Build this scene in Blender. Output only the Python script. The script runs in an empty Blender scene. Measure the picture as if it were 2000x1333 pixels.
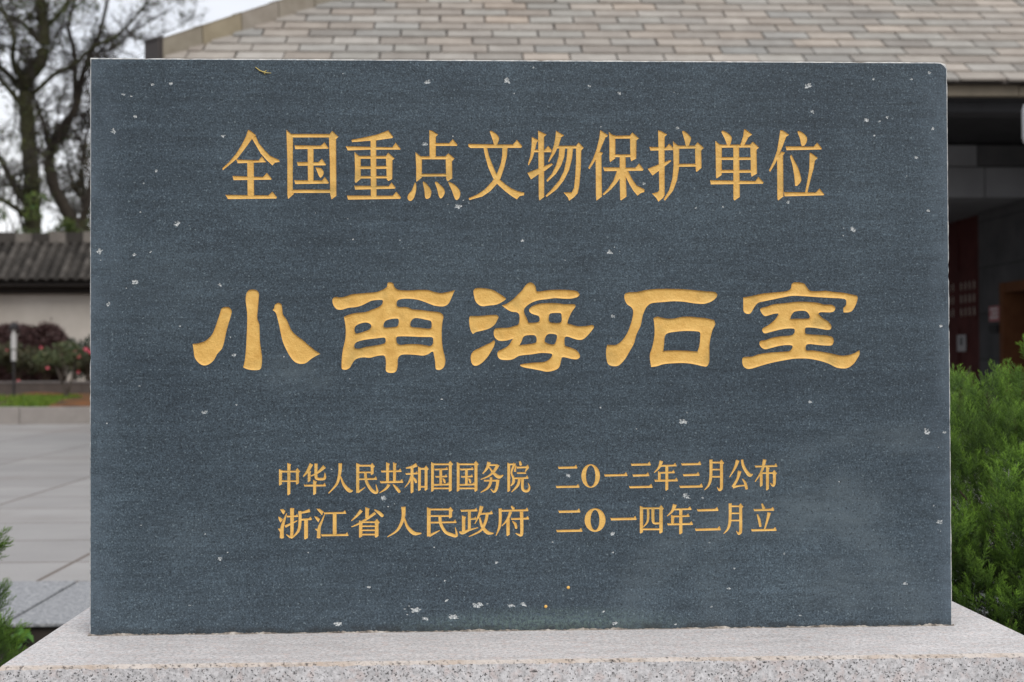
import bpy, bmesh, math, random
import numpy as np
from mathutils import Vector, Matrix
from mathutils.geometry import delaunay_2d_cdt

random.seed(7)
rng = np.random.default_rng(7)
C = bpy.context.scene.collection
R = math.radians

# ------------------------------------------------------------------ camera, sky, sun, exposure
ZB = 0.44                                   # height of the plinth's top above the paving
CAM = np.array([-0.12564, -2.44858, ZB + 0.46300])
YAW, PIT, ROL, FPX = 0.041825, 0.016154, -0.003930, 2750.0
_fw = np.array([math.sin(YAW)*math.cos(PIT), math.cos(YAW)*math.cos(PIT), math.sin(PIT)])
_r0 = np.array([math.cos(YAW), -math.sin(YAW), 0.0]); _u0 = np.cross(_r0, _fw)
_r = _r0*math.cos(ROL) + _u0*math.sin(ROL); _u = -_r0*math.sin(ROL) + _u0*math.cos(ROL)
cam = bpy.data.cameras.new('camera'); co = bpy.data.objects.new('camera', cam); C.objects.link(co)
M = Matrix.Identity(4)
for i in range(3):
    M[i][0] = _r[i]; M[i][1] = _u[i]; M[i][2] = -_fw[i]; M[i][3] = CAM[i]
co.matrix_world = M
cam.sensor_width = 36.0; cam.lens = FPX/2000*36
cam.clip_start = 0.05; cam.clip_end = 2000
cam.dof.use_dof = True; cam.dof.focus_distance = 2.46; cam.dof.aperture_fstop = 5.8
bpy.context.scene.camera = co

def ray(px, py):
    d = _fw + _r*((px-1000)/FPX) - _u*((py-666.5)/FPX)
    return d
def at(px, py, Y):                          # the point of the vertical plane y = Y behind a measured picture point
    d = ray(px, py); t = (Y-CAM[1])/d[1]
    return CAM + d*t

SUN_EL, SUN_AZ = R(43), R(158)              # azimuth clockwise from +Y (camera looks along +Y)
sun = bpy.data.lights.new('sun', 'SUN'); sun.energy = 1.6; sun.angle = R(30); sun.color = (1.0, 0.965, 0.92)
so = bpy.data.objects.new('sun', sun); C.objects.link(so)
sd = Vector((math.sin(SUN_AZ)*math.cos(SUN_EL), math.cos(SUN_AZ)*math.cos(SUN_EL), math.sin(SUN_EL)))
so.rotation_euler = sd.to_track_quat('Z', 'Y').to_euler()
so.location = (0, 0, 30)
W = bpy.data.worlds.new('World'); bpy.context.scene.world = W; W.use_nodes = True
wn = W.node_tree; wn.nodes.clear()
def wnode(t, **k):
    n = wn.nodes.new(t)
    for a, b in k.items(): setattr(n, a, b)
    return n
sky = wnode('ShaderNodeTexSky', sky_type='NISHITA', sun_disc=False, sun_elevation=SUN_EL, sun_rotation=SUN_AZ,
            air_density=1.0, dust_density=3.0, ozone_density=1.0)
tc = wnode('ShaderNodeTexCoord'); mp = wnode('ShaderNodeMapping'); mp.inputs['Scale'].default_value = (1, 1, 2.2)
nz = wnode('ShaderNodeTexNoise'); nz.inputs['Scale'].default_value = 2.6; nz.inputs['Detail'].default_value = 6; nz.inputs['Roughness'].default_value = .55
cr = wnode('ShaderNodeValToRGB')
cr.color_ramp.elements[0].position = .32; cr.color_ramp.elements[0].color = (6.9, 7.3, 8.2, 1)
cr.color_ramp.elements[1].position = .68; cr.color_ramp.elements[1].color = (10.0, 10.0, 10.1, 1)
mx = wnode('ShaderNodeMix', data_type='RGBA'); mx.inputs[0].default_value = .86
bg = wnode('ShaderNodeBackground'); bg.inputs['Strength'].default_value = .118
wo = wnode('ShaderNodeOutputWorld')
L = wn.links.new
L(tc.outputs['Generated'], mp.inputs['Vector']); L(mp.outputs[0], nz.inputs['Vector']); L(nz.outputs['Fac'], cr.inputs['Fac'])
L(sky.outputs[0], mx.inputs[6]); L(cr.outputs[0], mx.inputs[7]); L(mx.outputs[2], bg.inputs['Color']); L(bg.outputs[0], wo.inputs[0])
vs = bpy.context.scene.view_settings
vs.view_transform = 'Standard'; vs.look = 'None'; vs.gamma = 1; vs.use_curve_mapping = False; vs.exposure = 0.0

# ------------------------------------------------------------------ materials
class NB:
    """small node-graph builder"""
    def __init__(s, name, rough=.7, spec=.3):
        s.m = bpy.data.materials.new(name); s.m.use_nodes = True
        s.t = s.m.node_tree; s.b = s.t.nodes['Principled BSDF']
        s.b.inputs['Roughness'].default_value = rough
        s.b.inputs['Specular IOR Level'].default_value = spec
        s._c = None
    def n(s, t, **k):
        q = s.t.nodes.new(t)
        for a, b in k.items(): setattr(q, a, b)
        return q
    def l(s, a, b): s.t.links.new(a, b)
    def coord(s, kind='Object', scale=None, loc=None, rot=None):
        if not s._c: s._c = s.n('ShaderNodeTexCoord')
        o = s._c.outputs[kind]
        if scale or loc or rot:
            m = s.n('ShaderNodeMapping'); s.l(o, m.inputs[0])
            if scale: m.inputs['Scale'].default_value = scale
            if loc: m.inputs['Location'].default_value = loc
            if rot: m.inputs['Rotation'].default_value = rot
            o = m.outputs[0]
        return o
    def noise(s, scale, detail=2, rough=.5, co=None, w=0):
        q = s.n('ShaderNodeTexNoise'); q.inputs['Scale'].default_value = scale
        q.inputs['Detail'].default_value = detail; q.inputs['Roughness'].default_value = rough
        s.l(co or s.coord(), q.inputs['Vector']); return q.outputs['Fac']
    def voro(s, scale, out='Distance', co=None, rnd=1.0):
        q = s.n('ShaderNodeTexVoronoi'); q.inputs['Scale'].default_value = scale; q.inputs['Randomness'].default_value = rnd
        s.l(co or s.coord(), q.inputs['Vector']); return q.outputs[out]
    def ramp(s, f, *stops):
        q = s.n('ShaderNodeValToRGB'); e = q.color_ramp.elements
        while len(e) < len(stops): e.new(.5)
        for i, (p, c) in enumerate(stops):
            e[i].position = p
            e[i].color = (c, c, c, 1) if not hasattr(c, '__len__') else (*c, 1)
        s.l(f, q.inputs[0]); return q.outputs[0]
    def mix(s, f, a, b, mode='MIX'):
        q = s.n('ShaderNodeMix', data_type='RGBA', blend_type=mode)
        for v, i in ((f, 0), (a, 6), (b, 7)):
            if hasattr(v, 'links') or hasattr(v, 'is_linked'): s.l(v, q.inputs[i])
            elif i == 0: q.inputs[0].default_value = v
            else: q.inputs[i].default_value = (*v, 1) if hasattr(v, '__len__') else (v, v, v, 1)
        return q.outputs[2]
    def math(s, op, a, b=None):
        q = s.n('ShaderNodeMath', operation=op)
        for v, i in ((a, 0), (b, 1)):
            if v is None: continue
            if hasattr(v, 'is_linked'): s.l(v, q.inputs[i])
            else: q.inputs[i].default_value = v
        return q.outputs[0]
    def attr(s, name):
        q = s.n('ShaderNodeAttribute', attribute_name=name); return q.outputs['Color']
    def col(s, c):
        if hasattr(c, 'is_linked'): s.l(c, s.b.inputs['Base Color'])
        else: s.b.inputs['Base Color'].default_value = (*c, 1)
        return s
    def rough(s, f): s.l(f, s.b.inputs['Roughness']); return s
    def bump(s, h, strength=.3, dist=.002):
        q = s.n('ShaderNodeBump'); q.inputs['Strength'].default_value = strength; q.inputs['Distance'].default_value = dist
        s.l(h, q.inputs['Height']); s.l(q.outputs[0], s.b.inputs['Normal']); return s

def simple(name, c, var=.25, scale=8, rough=.75, bump=.2, bdist=.004, spec=.3, detail=5):
    k = NB(name, rough, spec)
    f = k.noise(scale, detail, .6)
    k.col(k.mix(f, tuple(x*(1-var) for x in c), tuple(min(1, x*(1+var)) for x in c)))
    if bump: k.bump(k.noise(scale*6, 4, .6), bump, bdist)
    return k.m

def mat_slab():
    k = NB('dark_bluestone', .62, .35)
    g1 = k.noise(300, 3, .75)
    c = k.ramp(g1, (.31, (.0180, .0240, .0300)), (.44, (.0580, .0750, .0910)), (.55, (.0780, .0995, .1190)), (.70, (.1800, .2140, .2380)))
    # mid-size mottling
    m = k.noise(95, 3, .65)
    c = k.mix(1.0, c, k.ramp(m, (.30, .76), (.5, 1.0), (.72, 1.28)), 'MULTIPLY')
    # broad clouds and faint horizontal saw streaks
    b = k.noise(3.6, 6, .70)
    c = k.mix(1.0, c, k.ramp(b, (.30, (.76, .775, .80)), (.5, (1.0, 1.0, 1.0)), (.68, (1.28, 1.27, 1.25))), 'MULTIPLY')
    st = k.noise(9, 4, .65, co=k.coord('Object', scale=(.35, 1, 4.5)))
    c = k.mix(1.0, c, k.ramp(st, (.35, .88), (.52, 1.0), (.75, 1.22)), 'MULTIPLY')
    st2 = k.noise(60, 4, .7, co=k.coord('Object', scale=(.22, 1, 2.2)))
    c = k.mix(1.0, c, k.ramp(st2, (.34, .84), (.5, 1.0), (.70, 1.20)), 'MULTIPLY')
    # soft rubbed patches
    wob = k.math('SUBTRACT', k.noise(11, 5, .68), .5); fray = k.ramp(k.noise(30, 5, .75, co=k.coord('Object', scale=(.5, 1, 1.6))), (.34, .25), (.64, 1.0))
    for (x, z, r, a, ring) in ((-.40, .445, .075, .50, 0), (.555, .215, .12, .50, 0), (.56, .075, .10, .38, 0), (.40, .20, .16, .16, 0), (-.66, .60, .20, .16, 0), (-.1, .60, .3, .08, 0), (.66, .33, .06, .32, 0),
                               (.27, .27, .10, .22, 0), (-.02, .27, .12, .20, 0), (-.58, .17, .10, .16, 0), (.43, -.02, .05, .34, .26), (.62, .08, .04, .22, .30)):
        q = k.n('ShaderNodeVectorMath', operation='DISTANCE'); k.l(k.coord('Object', scale=(1, 0, 1.6 if not ring else 1.2)), q.inputs[0]); q.inputs[1].default_value = (x, 0, z*(1.6 if not ring else 1.2))
        w = q.outputs['Value']
        if ring: w = k.math('ABSOLUTE', k.math('SUBTRACT', w, ring))
        w = k.math('ADD', w, k.math('MULTIPLY', wob, r*1.7))
        a = min(.85, a*1.15); mk = k.math('MULTIPLY', k.ramp(k.math('DIVIDE', w, r), (0.0, a), (.35, a*.8), (1.0, 0.0)), fray)
        c = k.mix(mk, c, (.175, .20, .215))
    # dark mineral pits and pale flecks
    d = k.noise(200, 2, .6, co=k.coord('Object', loc=(3, 1, 7)))
    c = k.mix(k.ramp(d, (.61, 0), (.68, .80)), c, (.018, .024, .030))
    f = k.noise(210, 1, .5, co=k.coord('Object', loc=(9, 4, 2)))
    c = k.mix(k.ramp(f, (.665, 0), (.72, .7)), c, (.25, .285, .30))
    # greenish bloom low in the middle, paler bluish side margins
    q = k.n('ShaderNodeVectorMath', operation='DISTANCE'); k.l(k.coord('Object', scale=(.55, 0, 4)), q.inputs[0]); q.inputs[1].default_value = (0.02, 0, .02)
    gmask = k.math('MULTIPLY', k.ramp(q.outputs['Value'], (0.02, .75), (.16, 0)), k.ramp(k.noise(160, 3, .7), (.42, .1), (.62, 1)))
    c = k.mix(gmask, c, (.21, .27, .23))
    sx = k.n('ShaderNodeSeparateXYZ'); k.l(k.coord('Object'), sx.inputs[0])
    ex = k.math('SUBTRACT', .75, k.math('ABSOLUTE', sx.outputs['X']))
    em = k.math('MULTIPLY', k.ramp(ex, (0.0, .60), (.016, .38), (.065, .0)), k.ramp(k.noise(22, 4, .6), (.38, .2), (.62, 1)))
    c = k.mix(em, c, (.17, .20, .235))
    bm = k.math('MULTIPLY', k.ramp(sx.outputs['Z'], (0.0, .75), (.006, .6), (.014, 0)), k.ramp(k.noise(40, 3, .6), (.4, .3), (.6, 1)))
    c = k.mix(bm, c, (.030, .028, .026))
    c = k.mix(1.0, c, (.690, .775, .815), 'MULTIPLY')
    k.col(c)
    h = k.math('ADD', k.noise(430, 2, .55), k.math('MULTIPLY', k.noise(120, 2, .6), .8))
    k.bump(h, .35, .0016)
    return k.m
def mat_chip():
    k = NB('bruised_stone', .8, .2)
    f = k.noise(330, 3, .6)
    k.col(k.ramp(f, (.36, (.10, .125, .14)), (.48, (.36, .385, .39)), (.64, (.68, .69, .68))))
    k.bump(k.noise(420, 2, .6), .6, .002); return k.m
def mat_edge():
    k = NB('pale_arris_highlight', .75, .25)  # sawn lighter grey arris, its edge highlight painted into the colour
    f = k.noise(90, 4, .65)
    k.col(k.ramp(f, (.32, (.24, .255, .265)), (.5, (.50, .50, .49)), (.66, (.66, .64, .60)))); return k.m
def mat_gold():
    k = NB('ochre_gold_paint', .5, .42)
    f = k.noise(45, 4, .6)
    c = k.ramp(f, (.30, (.68, .385, .088)), (.5, (.785, .47, .122)), (.70, (.84, .53, .150)))
    p = k.noise(16, 3, .6, co=k.coord('Object', loc=(5, 2, 1)))
    c = k.mix(k.ramp(p, (.55, 0), (.68, .60)), c, (.50, .33, .095))
    s = k.noise(420, 1, .5)
    c = k.mix(k.ramp(s, (.68, 0), (.76, .55)), c, (.42, .21, .05))
    k.col(c)
    k.bump(k.math('ADD', k.noise(260, 3, .6), k.math('MULTIPLY', k.noise(70, 3, .5), 1.2)), .42, .0022)
    return k.m
def mat_granite(name, base, dark, top=False):
    k = NB(name, .72, .3)
    g = k.noise(150, 3, .6)
    c = k.ramp(g, (.32, tuple(x*.72 for x in base)), (.5, base), (.66, tuple(min(.9, x*1.22) for x in base)))
    pk = k.noise(60, 3, .6, co=k.coord('Object', loc=(2, 5, 3)))
    c = k.mix(k.ramp(pk, (.5, 0), (.68, .55)), c, (base[0]*1.02, base[1]*.86, base[2]*.80))
    s = k.noise(310, 2, .55, co=k.coord('Object', loc=(7, 1, 9)))
    c = k.mix(k.ramp(s, (.60 if not top else .60, 0), (.65 if not top else .68, .92 if not top else .8)), c, dark)
    s2 = k.noise(135, 2, .5, co=k.coord('Object', loc=(1, 8, 4)))
    c = k.mix(k.ramp(s2, (.64, 0), (.71, .6 if not top else .4)), c, tuple(x*1.6 for x in dark))
    w = k.noise(2.2, 4, .6)
    c = k.mix(1.0, c, k.ramp(w, (.3, .90), (.7, 1.07)), 'MULTIPLY')
    if top:
        st = k.noise(34, 4, .6, co=k.coord('Object', scale=(.3, 1, 1)))
        c = k.mix(1.0, c, k.ramp(st, (.35, .90), (.6, 1.05)), 'MULTIPLY')
    k.col(c); k.bump(k.noise(190, 3, .65), .75 if top else .5, .003)
    return k.m

# ------------------------------------------------------------------ object helpers
def tag(o, label=None, cat=None, group=None, kind=None):
    if label: o['label'] = label
    if cat: o['category'] = cat
    if group: o['group'] = group
    if kind: o['kind'] = kind
    return o
def empty(name, loc, rz=0.0):
    o = bpy.data.objects.new(name, None); C.objects.link(o); o.location = loc; o.rotation_euler = (0, 0, rz)
    o.empty_display_size = .1; return o
def mesh_obj(name, verts, faces, mats, parent=None, fmat=None, smooth=False, loc=(0, 0, 0), cols=None):
    me = bpy.data.meshes.new(name)
    me.from_pydata([tuple(map(float, v)) for v in verts], [], [tuple(map(int, f)) for f in faces])
    for m in (mats if isinstance(mats, (list, tuple)) else [mats]): me.materials.append(m)
    if fmat is not None: me.polygons.foreach_set('material_index', np.asarray(fmat, dtype=np.int32))
    if smooth: me.polygons.foreach_set('use_smooth', np.ones(len(me.polygons), dtype=bool))
    if cols is not None:                                  # per-vertex own-colour variation
        a = me.color_attributes.new('tint', 'FLOAT_COLOR', 'POINT')
        cc = np.ones((len(verts), 4), dtype=np.float32); cc[:, :3] = np.asarray(cols, dtype=np.float32)
        a.data.foreach_set('color', cc.ravel())
    me.update()
    o = bpy.data.objects.new(name, me); C.objects.link(o); o.location = loc
    if parent: o.parent = parent
    return o
class MB:
    """collects shapes for ONE mesh object"""
    def __init__(s): s.v = []; s.f = []; s.m = []; s.c = []
    def add(s, v, f, m=0, c=(1, 1, 1)):
        k = len(s.v); s.v += [tuple(p) for p in v]; s.f += [tuple(i+k for i in q) for q in f]; s.m += [m]*len(f); s.c += [c]*len(v)
    def box(s, a, b, m=0, bev=0.0, c=(1, 1, 1)):
        if bev <= 0:
            x0, y0, z0 = a; x1, y1, z1 = b
            s.add([(x0,y0,z0),(x1,y0,z0),(x1,y1,z0),(x0,y1,z0),(x0,y0,z1),(x1,y0,z1),(x1,y1,z1),(x0,y1,z1)],
                  [(0,3,2,1),(4,5,6,7),(0,1,5,4),(1,2,6,5),(2,3,7,6),(3,0,4,7)], m, c)
        else:
            bm = bmesh.new(); bmesh.ops.create_cube(bm, size=1)
            for v in bm.verts:
                v.co = Vector([(a[i]+b[i])/2 + v.co[i]*(b[i]-a[i]) for i in range(3)])
            bmesh.ops.bevel(bm, geom=list(bm.edges), offset=bev, segments=2, affect='EDGES', profile=.6)
            bm.verts.index_update()
            s.add([v.co[:] for v in bm.verts], [[v.index for v in f.verts] for f in bm.faces], m, c); bm.free()
    def quad(s, p, m=0, c=(1, 1, 1)): s.add(p, [(0, 1, 2, 3)], m, c)
    def tube(s, pts, rad, n=8, m=0, cap=True, c=(1, 1, 1)):
        pts = [Vector(p) for p in pts]; k = len(pts); V = []; ref = Vector((0, 0, 1))
        for i, p in enumerate(pts):
            t = (pts[min(i+1, k-1)]-pts[max(i-1, 0)])
            t = t.normalized() if t.length > 1e-9 else Vector((0, 0, 1))
            a = t.cross(ref)
            if a.length < .05: a = t.cross(Vector((1, 0, 0)))
            a.normalize(); b = t.cross(a); r = rad[i] if hasattr(rad, '__len__') else rad
            for j in range(n):
                w = 2*math.pi*j/n; V.append(p + a*(math.cos(w)*r) + b*(math.sin(w)*r))
        F = [(i*n+j, i*n+(j+1) % n, (i+1)*n+(j+1) % n, (i+1)*n+j) for i in range(k-1) for j in range(n)]
        if cap: F += [tuple(range(n))[::-1], tuple((k-1)*n+j for j in range(n))]
        s.add(V, F, m, c)
    def build(s, name, mats, parent=None, smooth=False, tint=False, loc=(0, 0, 0)):
        return mesh_obj(name, s.v, s.f, mats, parent, s.m, smooth, loc, s.c if tint else None)

# ------------------------------------------------------------------ the inscription: strokes measured on the stone
# picture point -> metres on the slab's face (the face is the plane y = 0; x from its middle, z up from the plinth)
def face(px, py):
    p = at(px, py, 0.0); return np.array([p[0], p[2]-ZB])
def nums(s): return np.array([float(t) for t in s.replace(',', ' ').split()]).reshape(-1, 2)
def smooth_poly(s):
    """closed outline; points marked ! stay sharp, the rest are rounded (Catmull-Rom)"""
    P = []; S = []
    for t in s.split():
        S.append(t.endswith('!')); P.append([float(q) for q in t.rstrip('!').split(',')])
    P = np.array(P); n = len(P); out = []
    for i in range(n):
        p0, p1, p2, p3 = P[(i-1) % n], P[i], P[(i+1) % n], P[(i+2) % n]
        t1 = (p2-p0)/2 if not S[i] else (p2-p1)*.6
        t2 = (p3-p1)/2 if not S[(i+1) % n] else (p2-p1)*.6
        d = np.linalg.norm(p2-p1)
        for t, q in ((t1, 0), (t2, 1)):
            l = np.linalg.norm(t)
            if l > d*1.1: t *= d*1.1/l
        k = max(2, int(d/14))
        for j in range(k):
            u = j/k; h = u*u*(3-2*u)
            out.append((2*u**3-3*u*u+1)*p1 + (u**3-2*u*u+u)*t1 + h*p2 + (u**3-u*u)*t2)
    return np.array(out)
# stroke makers, all in the units of a measured block
def P(s): return [nums(s)]
def O(s): return [smooth_poly(s)]
def H(x0, y0, x1, y1, t=28, k=42):
    return [np.array([(x0, y0-t*.55), (x0+t*.5, y0-t*.42), (x1-k*1.0, y1-t*.5), (x1-k*.42, y1-t*.5-k*.62), (x1+2, y1+t*.1), (x1-2, y1+t*.5), (x0+t*.4, y0+t*.6)])]
def B(x0, x1, y, t=28): return [np.array([(x0, y-t/2), (x1, y-t/2), (x1, y+t/2), (x0, y+t/2)])]
def V(x, y0, y1, w=46, tick=True):
    a = x-w/2; b = x+w/2
    if tick: return [np.array([(a, y0-8), (b+w*.28, y0+16), (b+2, y0+44), (b, y1-18), (a+w*.22, y1+6), (a, y1-6)])]
    return [np.array([(a, y0), (b, y0), (b, y1-18), (a+w*.22, y1+6), (a, y1-6)])]
def hull(p):
    p = p[np.lexsort((p[:, 1], p[:, 0]))]
    def half(q):
        h = []
        for t in q:
            while len(h) > 1 and (h[-1][0]-h[-2][0])*(t[1]-h[-2][1])-(h[-1][1]-h[-2][1])*(t[0]-h[-2][0]) <= 1e-9: h.pop()
            h.append(t)
        return h[:-1]
    return np.array(half(p)+half(p[::-1]))
def S(*pw):
    """brush stroke: a smooth line through (x, y, width)"""
    A = np.array(pw, float); n = len(A); pts = []
    for i in range(n-1):
        p0, p1, p2, p3 = A[max(i-1, 0)], A[i], A[i+1], A[min(i+2, n-1)]
        for j in range(5):
            u = j/5
            pts.append(.5*((2*p1)+(-p0+p2)*u+(2*p0-5*p1+4*p2-p3)*u*u+(-p0+3*p1-3*p2+p3)*u**3))
    pts.append(A[-1]); pts = np.array(pts); out = []
    T = np.gradient(pts[:, :2], axis=0); T /= np.linalg.norm(T, axis=1)[:, None]+1e-9
    N = np.stack([-T[:, 1], T[:, 0]], 1); w = np.maximum(pts[:, 2], 4)[:, None]/2
    a = pts[:, :2]+N*w; b = pts[:, :2]-N*w
    for i in range(len(pts)-1):
        out.append(hull(np.array([a[i], a[i+1], b[i+1], b[i]])))
        c = pts[i+1]; r = max(c[2], 4)/2*.99
        if 0 < i < len(pts)-2: out.append(np.array([c[:2]+r*np.array([math.cos(g), math.sin(g)]) for g in np.linspace(0, 2*math.pi, 9)[:-1]]))
    return out
def ring(cx, cy, rx, ry, ix, iy, n=44, dx=0):
    o = np.array([(cx+rx*math.cos(2*math.pi*i/n), cy+ry*math.sin(2*math.pi*i/n)) for i in range(n)])
    q = np.array([(cx+dx+ix*math.cos(2*math.pi*i/n), cy+iy*math.sin(2*math.pi*i/n)) for i in range(n)])
    return [o], [q]

CH = []     # (character, row, origin, scale, outlines, holes)
def ch(c, row, org, polys, holes=(), dx=0, dy=0, sx=1, sy=1, x0=0, y0=0):
    sc = {1: 240/1882, 2: 280/1866, 3: 170/1333}[row]
    def cv(p):
        q = (p-np.array([x0, y0]))*np.array([sx, sy])+np.array([x0+dx, y0+dy])
        return np.array([face(org[0]+a*sc, org[1]+b*sc) for a, b in q])
    CH.append((c, row, [cv(p) for p in polys], [cv(p) for p in holes]))

# --- upper line
o = (430, 240)
ch('全', 1, o, P('430,108 460,120 548,190 485,250 400,370 270,540 175,620 40,728 35,695 130,610 240,480 330,340 395,210')
   + P('478,230 545,200 590,310 680,420 770,510 900,568 915,600 840,612 800,655 700,560 620,470 545,340')
   + P('240,545 275,565 590,575 640,515 705,605 270,622') + P('415,600 515,600 520,1140 420,1140')
   + P('190,815 660,832 715,765 790,860 780,872 205,880') + P('80,1105 740,1113 800,1055 870,1140 860,1162 120,1170'))
ch('国', 1, o, P('1015,110 1085,170 1115,180 1112,1030 1130,1090 1040,1170 1030,1100 1030,600') + P('1080,172 1690,172 1690,225 1080,225')
   + P('1665,190 1715,125 1812,215 1775,250 1780,1120 1705,1175 1685,1090 1680,600') + P('1080,1025 1700,1025 1700,1075 1080,1075')
   + P('1140,345 1540,352 1598,298 1662,388 1655,398 1150,405') + P('1340,380 1430,380 1430,900 1345,900')
   + P('1175,600 1505,605 1558,552 1622,640 1615,652 1190,660') + O('1460,685! 1540,695 1585,750 1575,805 1540,845! 1515,820')
   + P('1135,880 1560,885 1605,830 1665,915 1655,932 1150,940'))
o = (660, 240)
ch('重', 1, o, P('210,262 400,225 600,180 770,118 845,215 835,235 600,268 215,298') + P('500,240 585,240 592,1140 505,1140')
   + P('120,360 835,376 885,305 960,400 950,412 500,412 150,425') + P('255,450 320,505 350,515 350,860 275,925 258,900 262,700')
   + P('320,508 760,508 760,550 320,552') + P('735,510 770,458 868,548 835,575 832,860 775,895 748,870')
   + P('330,665 760,662 760,705 330,710') + P('320,815 760,815 760,852 320,855')
   + P('250,965 780,968 822,915 882,990 872,1010 265,1025') + P('138,1115 840,1118 895,1055 968,1145 955,1165 155,1178'))
ch('点', 1, o, P('1400,115 1440,120 1535,180 1500,215 1500,530 1405,530') + P('1490,312 1705,312 1760,252 1832,340 1820,355 1490,355')
   + P('1188,452 1265,512 1288,520 1285,840 1205,905 1198,880 1200,700') + P('1260,515 1660,515 1660,560 1260,560')
   + P('1650,510 1692,468 1785,548 1748,590 1752,850 1680,900 1658,860') + P('1270,782 1670,780 1670,822 1270,825')
   + O('1180,915 1198,935 1200,1010 1190,1070 1165,1150 1120,1198 1080,1185 1065,1150 1085,1090 1130,1040 1155,980')
   + O('1300,905 1330,910 1380,960 1425,1030 1430,1080 1410,1145 1360,1168 1335,1140 1325,1040')
   + O('1485,915 1510,902 1560,945 1615,1000 1638,1060 1615,1125 1575,1160 1545,1120 1515,1000')
   + O('1690,910 1730,915 1800,960 1855,1020 1875,1080 1860,1150 1820,1185 1790,1160 1750,1050'))
o = (900, 240)
ch('文', 1, o, O('445,135 465,120! 530,160 580,215 585,260 550,345! 510,345! 490,270') + P('115,325 800,335 860,262 940,360 925,385 150,388 118,365')
   + P('345,370 400,370 430,500 480,630 540,770 600,870 680,940 780,1010 880,1050 972,1070 970,1110 900,1125 860,1175 780,1125 680,1050 570,950 490,840 420,680 370,500')
   + P('635,370 718,370 705,520 670,670 610,850 550,940 450,1050 330,1130 130,1185 122,1155 250,1100 370,1020 480,900 560,770 615,620 635,500'))
ch('物', 1, o, P('1088,215 1190,265 1160,310 1140,410 1100,540 1040,655 1028,635 1065,510 1085,350') + P('1130,412 1285,412 1340,352 1395,420 1385,452 1125,452')
   + P('1185,120 1315,180 1275,215 1278,1135 1205,1192 1195,1150 1190,700') + P('1020,768 1190,700 1390,620 1412,640 1300,730 1190,790 1075,870')
   + P('1458,122 1583,195 1540,220 1500,350 1440,470 1350,605 1338,590 1390,470 1430,330 1450,220') + P('1480,352 1770,352 1770,395 1460,395')
   + P('1765,355 1805,300 1882,385 1845,425 1838,700 1815,960 1790,1080 1730,1145 1660,1195 1640,1145 1575,1070 1700,1065 1735,1000 1755,800 1765,600')
   + P('1510,380 1600,380 1585,520 1540,650 1460,780 1325,908 1312,880 1390,790 1460,650 1500,510')
   + P('1635,385 1720,385 1705,540 1660,720 1580,880 1470,1020 1312,1138 1300,1115 1400,1010 1510,880 1580,740 1620,560'))
o = (1140, 240)
ch('保', 1, o, P('255,112 372,190 360,215 335,225 285,340 230,480 170,590 90,712 70,690 140,560 200,400 240,230')
   + P('180,500 250,440 298,462 272,500 280,1130 195,1195 188,1100 185,700') + P('385,140 440,185 485,195 485,545 405,605 395,560 395,300')
   + P('440,200 720,195 720,242 440,245') + P('710,195 745,148 848,238 808,270 805,550 728,590 715,545') + P('470,485 725,485 725,527 470,527')
   + P('552,510 642,510 645,800 657,1130 575,1190 560,1180 552,850') + P('295,682 560,685 790,690 848,625 918,712 905,735 318,742')
   + P('515,720 600,720 570,830 500,930 420,1020 310,1112 290,1095 380,1000 460,880')
   + P('620,720 680,735 735,850 810,960 930,1020 930,1060 870,1080 825,1118 760,1040 700,940 650,840'))
ch('护', 1, o, P('1005,370 1260,378 1310,318 1375,385 1365,420 1025,428')
   + P('1140,118 1180,125 1278,180 1240,215 1240,1110 1215,1150 1145,1210 1110,1150 1045,1085 1140,1060 1158,1030 1150,600')
   + P('980,705 1140,640 1330,568 1345,585 1240,670 1140,745 1055,810') + O('1508,135 1530,122! 1590,165 1642,225 1640,270 1610,355! 1565,355! 1540,250')
   + P('1368,285 1440,345 1465,350 1460,700 1430,880 1370,1040 1245,1195 1225,1170 1310,1030 1360,850 1378,650') + P('1430,350 1715,350 1715,395 1430,397')
   + P('1705,350 1745,298 1840,385 1800,425 1805,690 1735,752 1720,745 1712,640') + P('1445,630 1715,628 1715,672 1445,675'))
o = (1380, 240)
ch('单', 1, o, O('228,140 248,120! 320,155 380,215 382,270 362,345! 315,345! 285,260') + P('575,100 597,100 700,180 640,225 575,350 515,350 560,210')
   + P('135,278 195,325 235,335 232,800 155,855 145,830 140,500') + P('190,335 680,335 680,380 190,382')
   + P('670,335 708,288 803,380 765,415 772,780 690,828 680,790') + P('225,527 690,527 690,570 225,570') + P('225,722 690,722 690,765 225,768')
   + P('410,360 498,360 510,1135 430,1192 412,1170') + P('55,880 750,893 795,828 875,915 860,935 65,945'))
ch('位', 1, o, P('1130,112 1170,118 1265,185 1220,215 1170,350 1120,470 1060,610 975,752 957,730 1020,600 1080,430 1110,250')
   + P('1080,520 1150,440 1200,458 1172,500 1178,1130 1095,1192 1085,1160') + O('1392,140 1415,122! 1480,160 1535,220 1535,290 1500,348 1460,355! 1445,320 1430,240')
   + P('1210,360 1640,366 1695,305 1768,395 1755,410 1225,422') + O('1278,515 1300,490! 1350,590 1410,710 1450,860 1440,910 1385,970! 1355,965! 1345,830 1315,650')
   + P('1580,458 1605,465 1705,540 1660,580 1640,700 1590,880 1540,1090 1505,1090 1550,860 1575,690') + P('1185,1062 1675,1068 1730,1008 1802,1095 1792,1112 1195,1128'))
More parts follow.
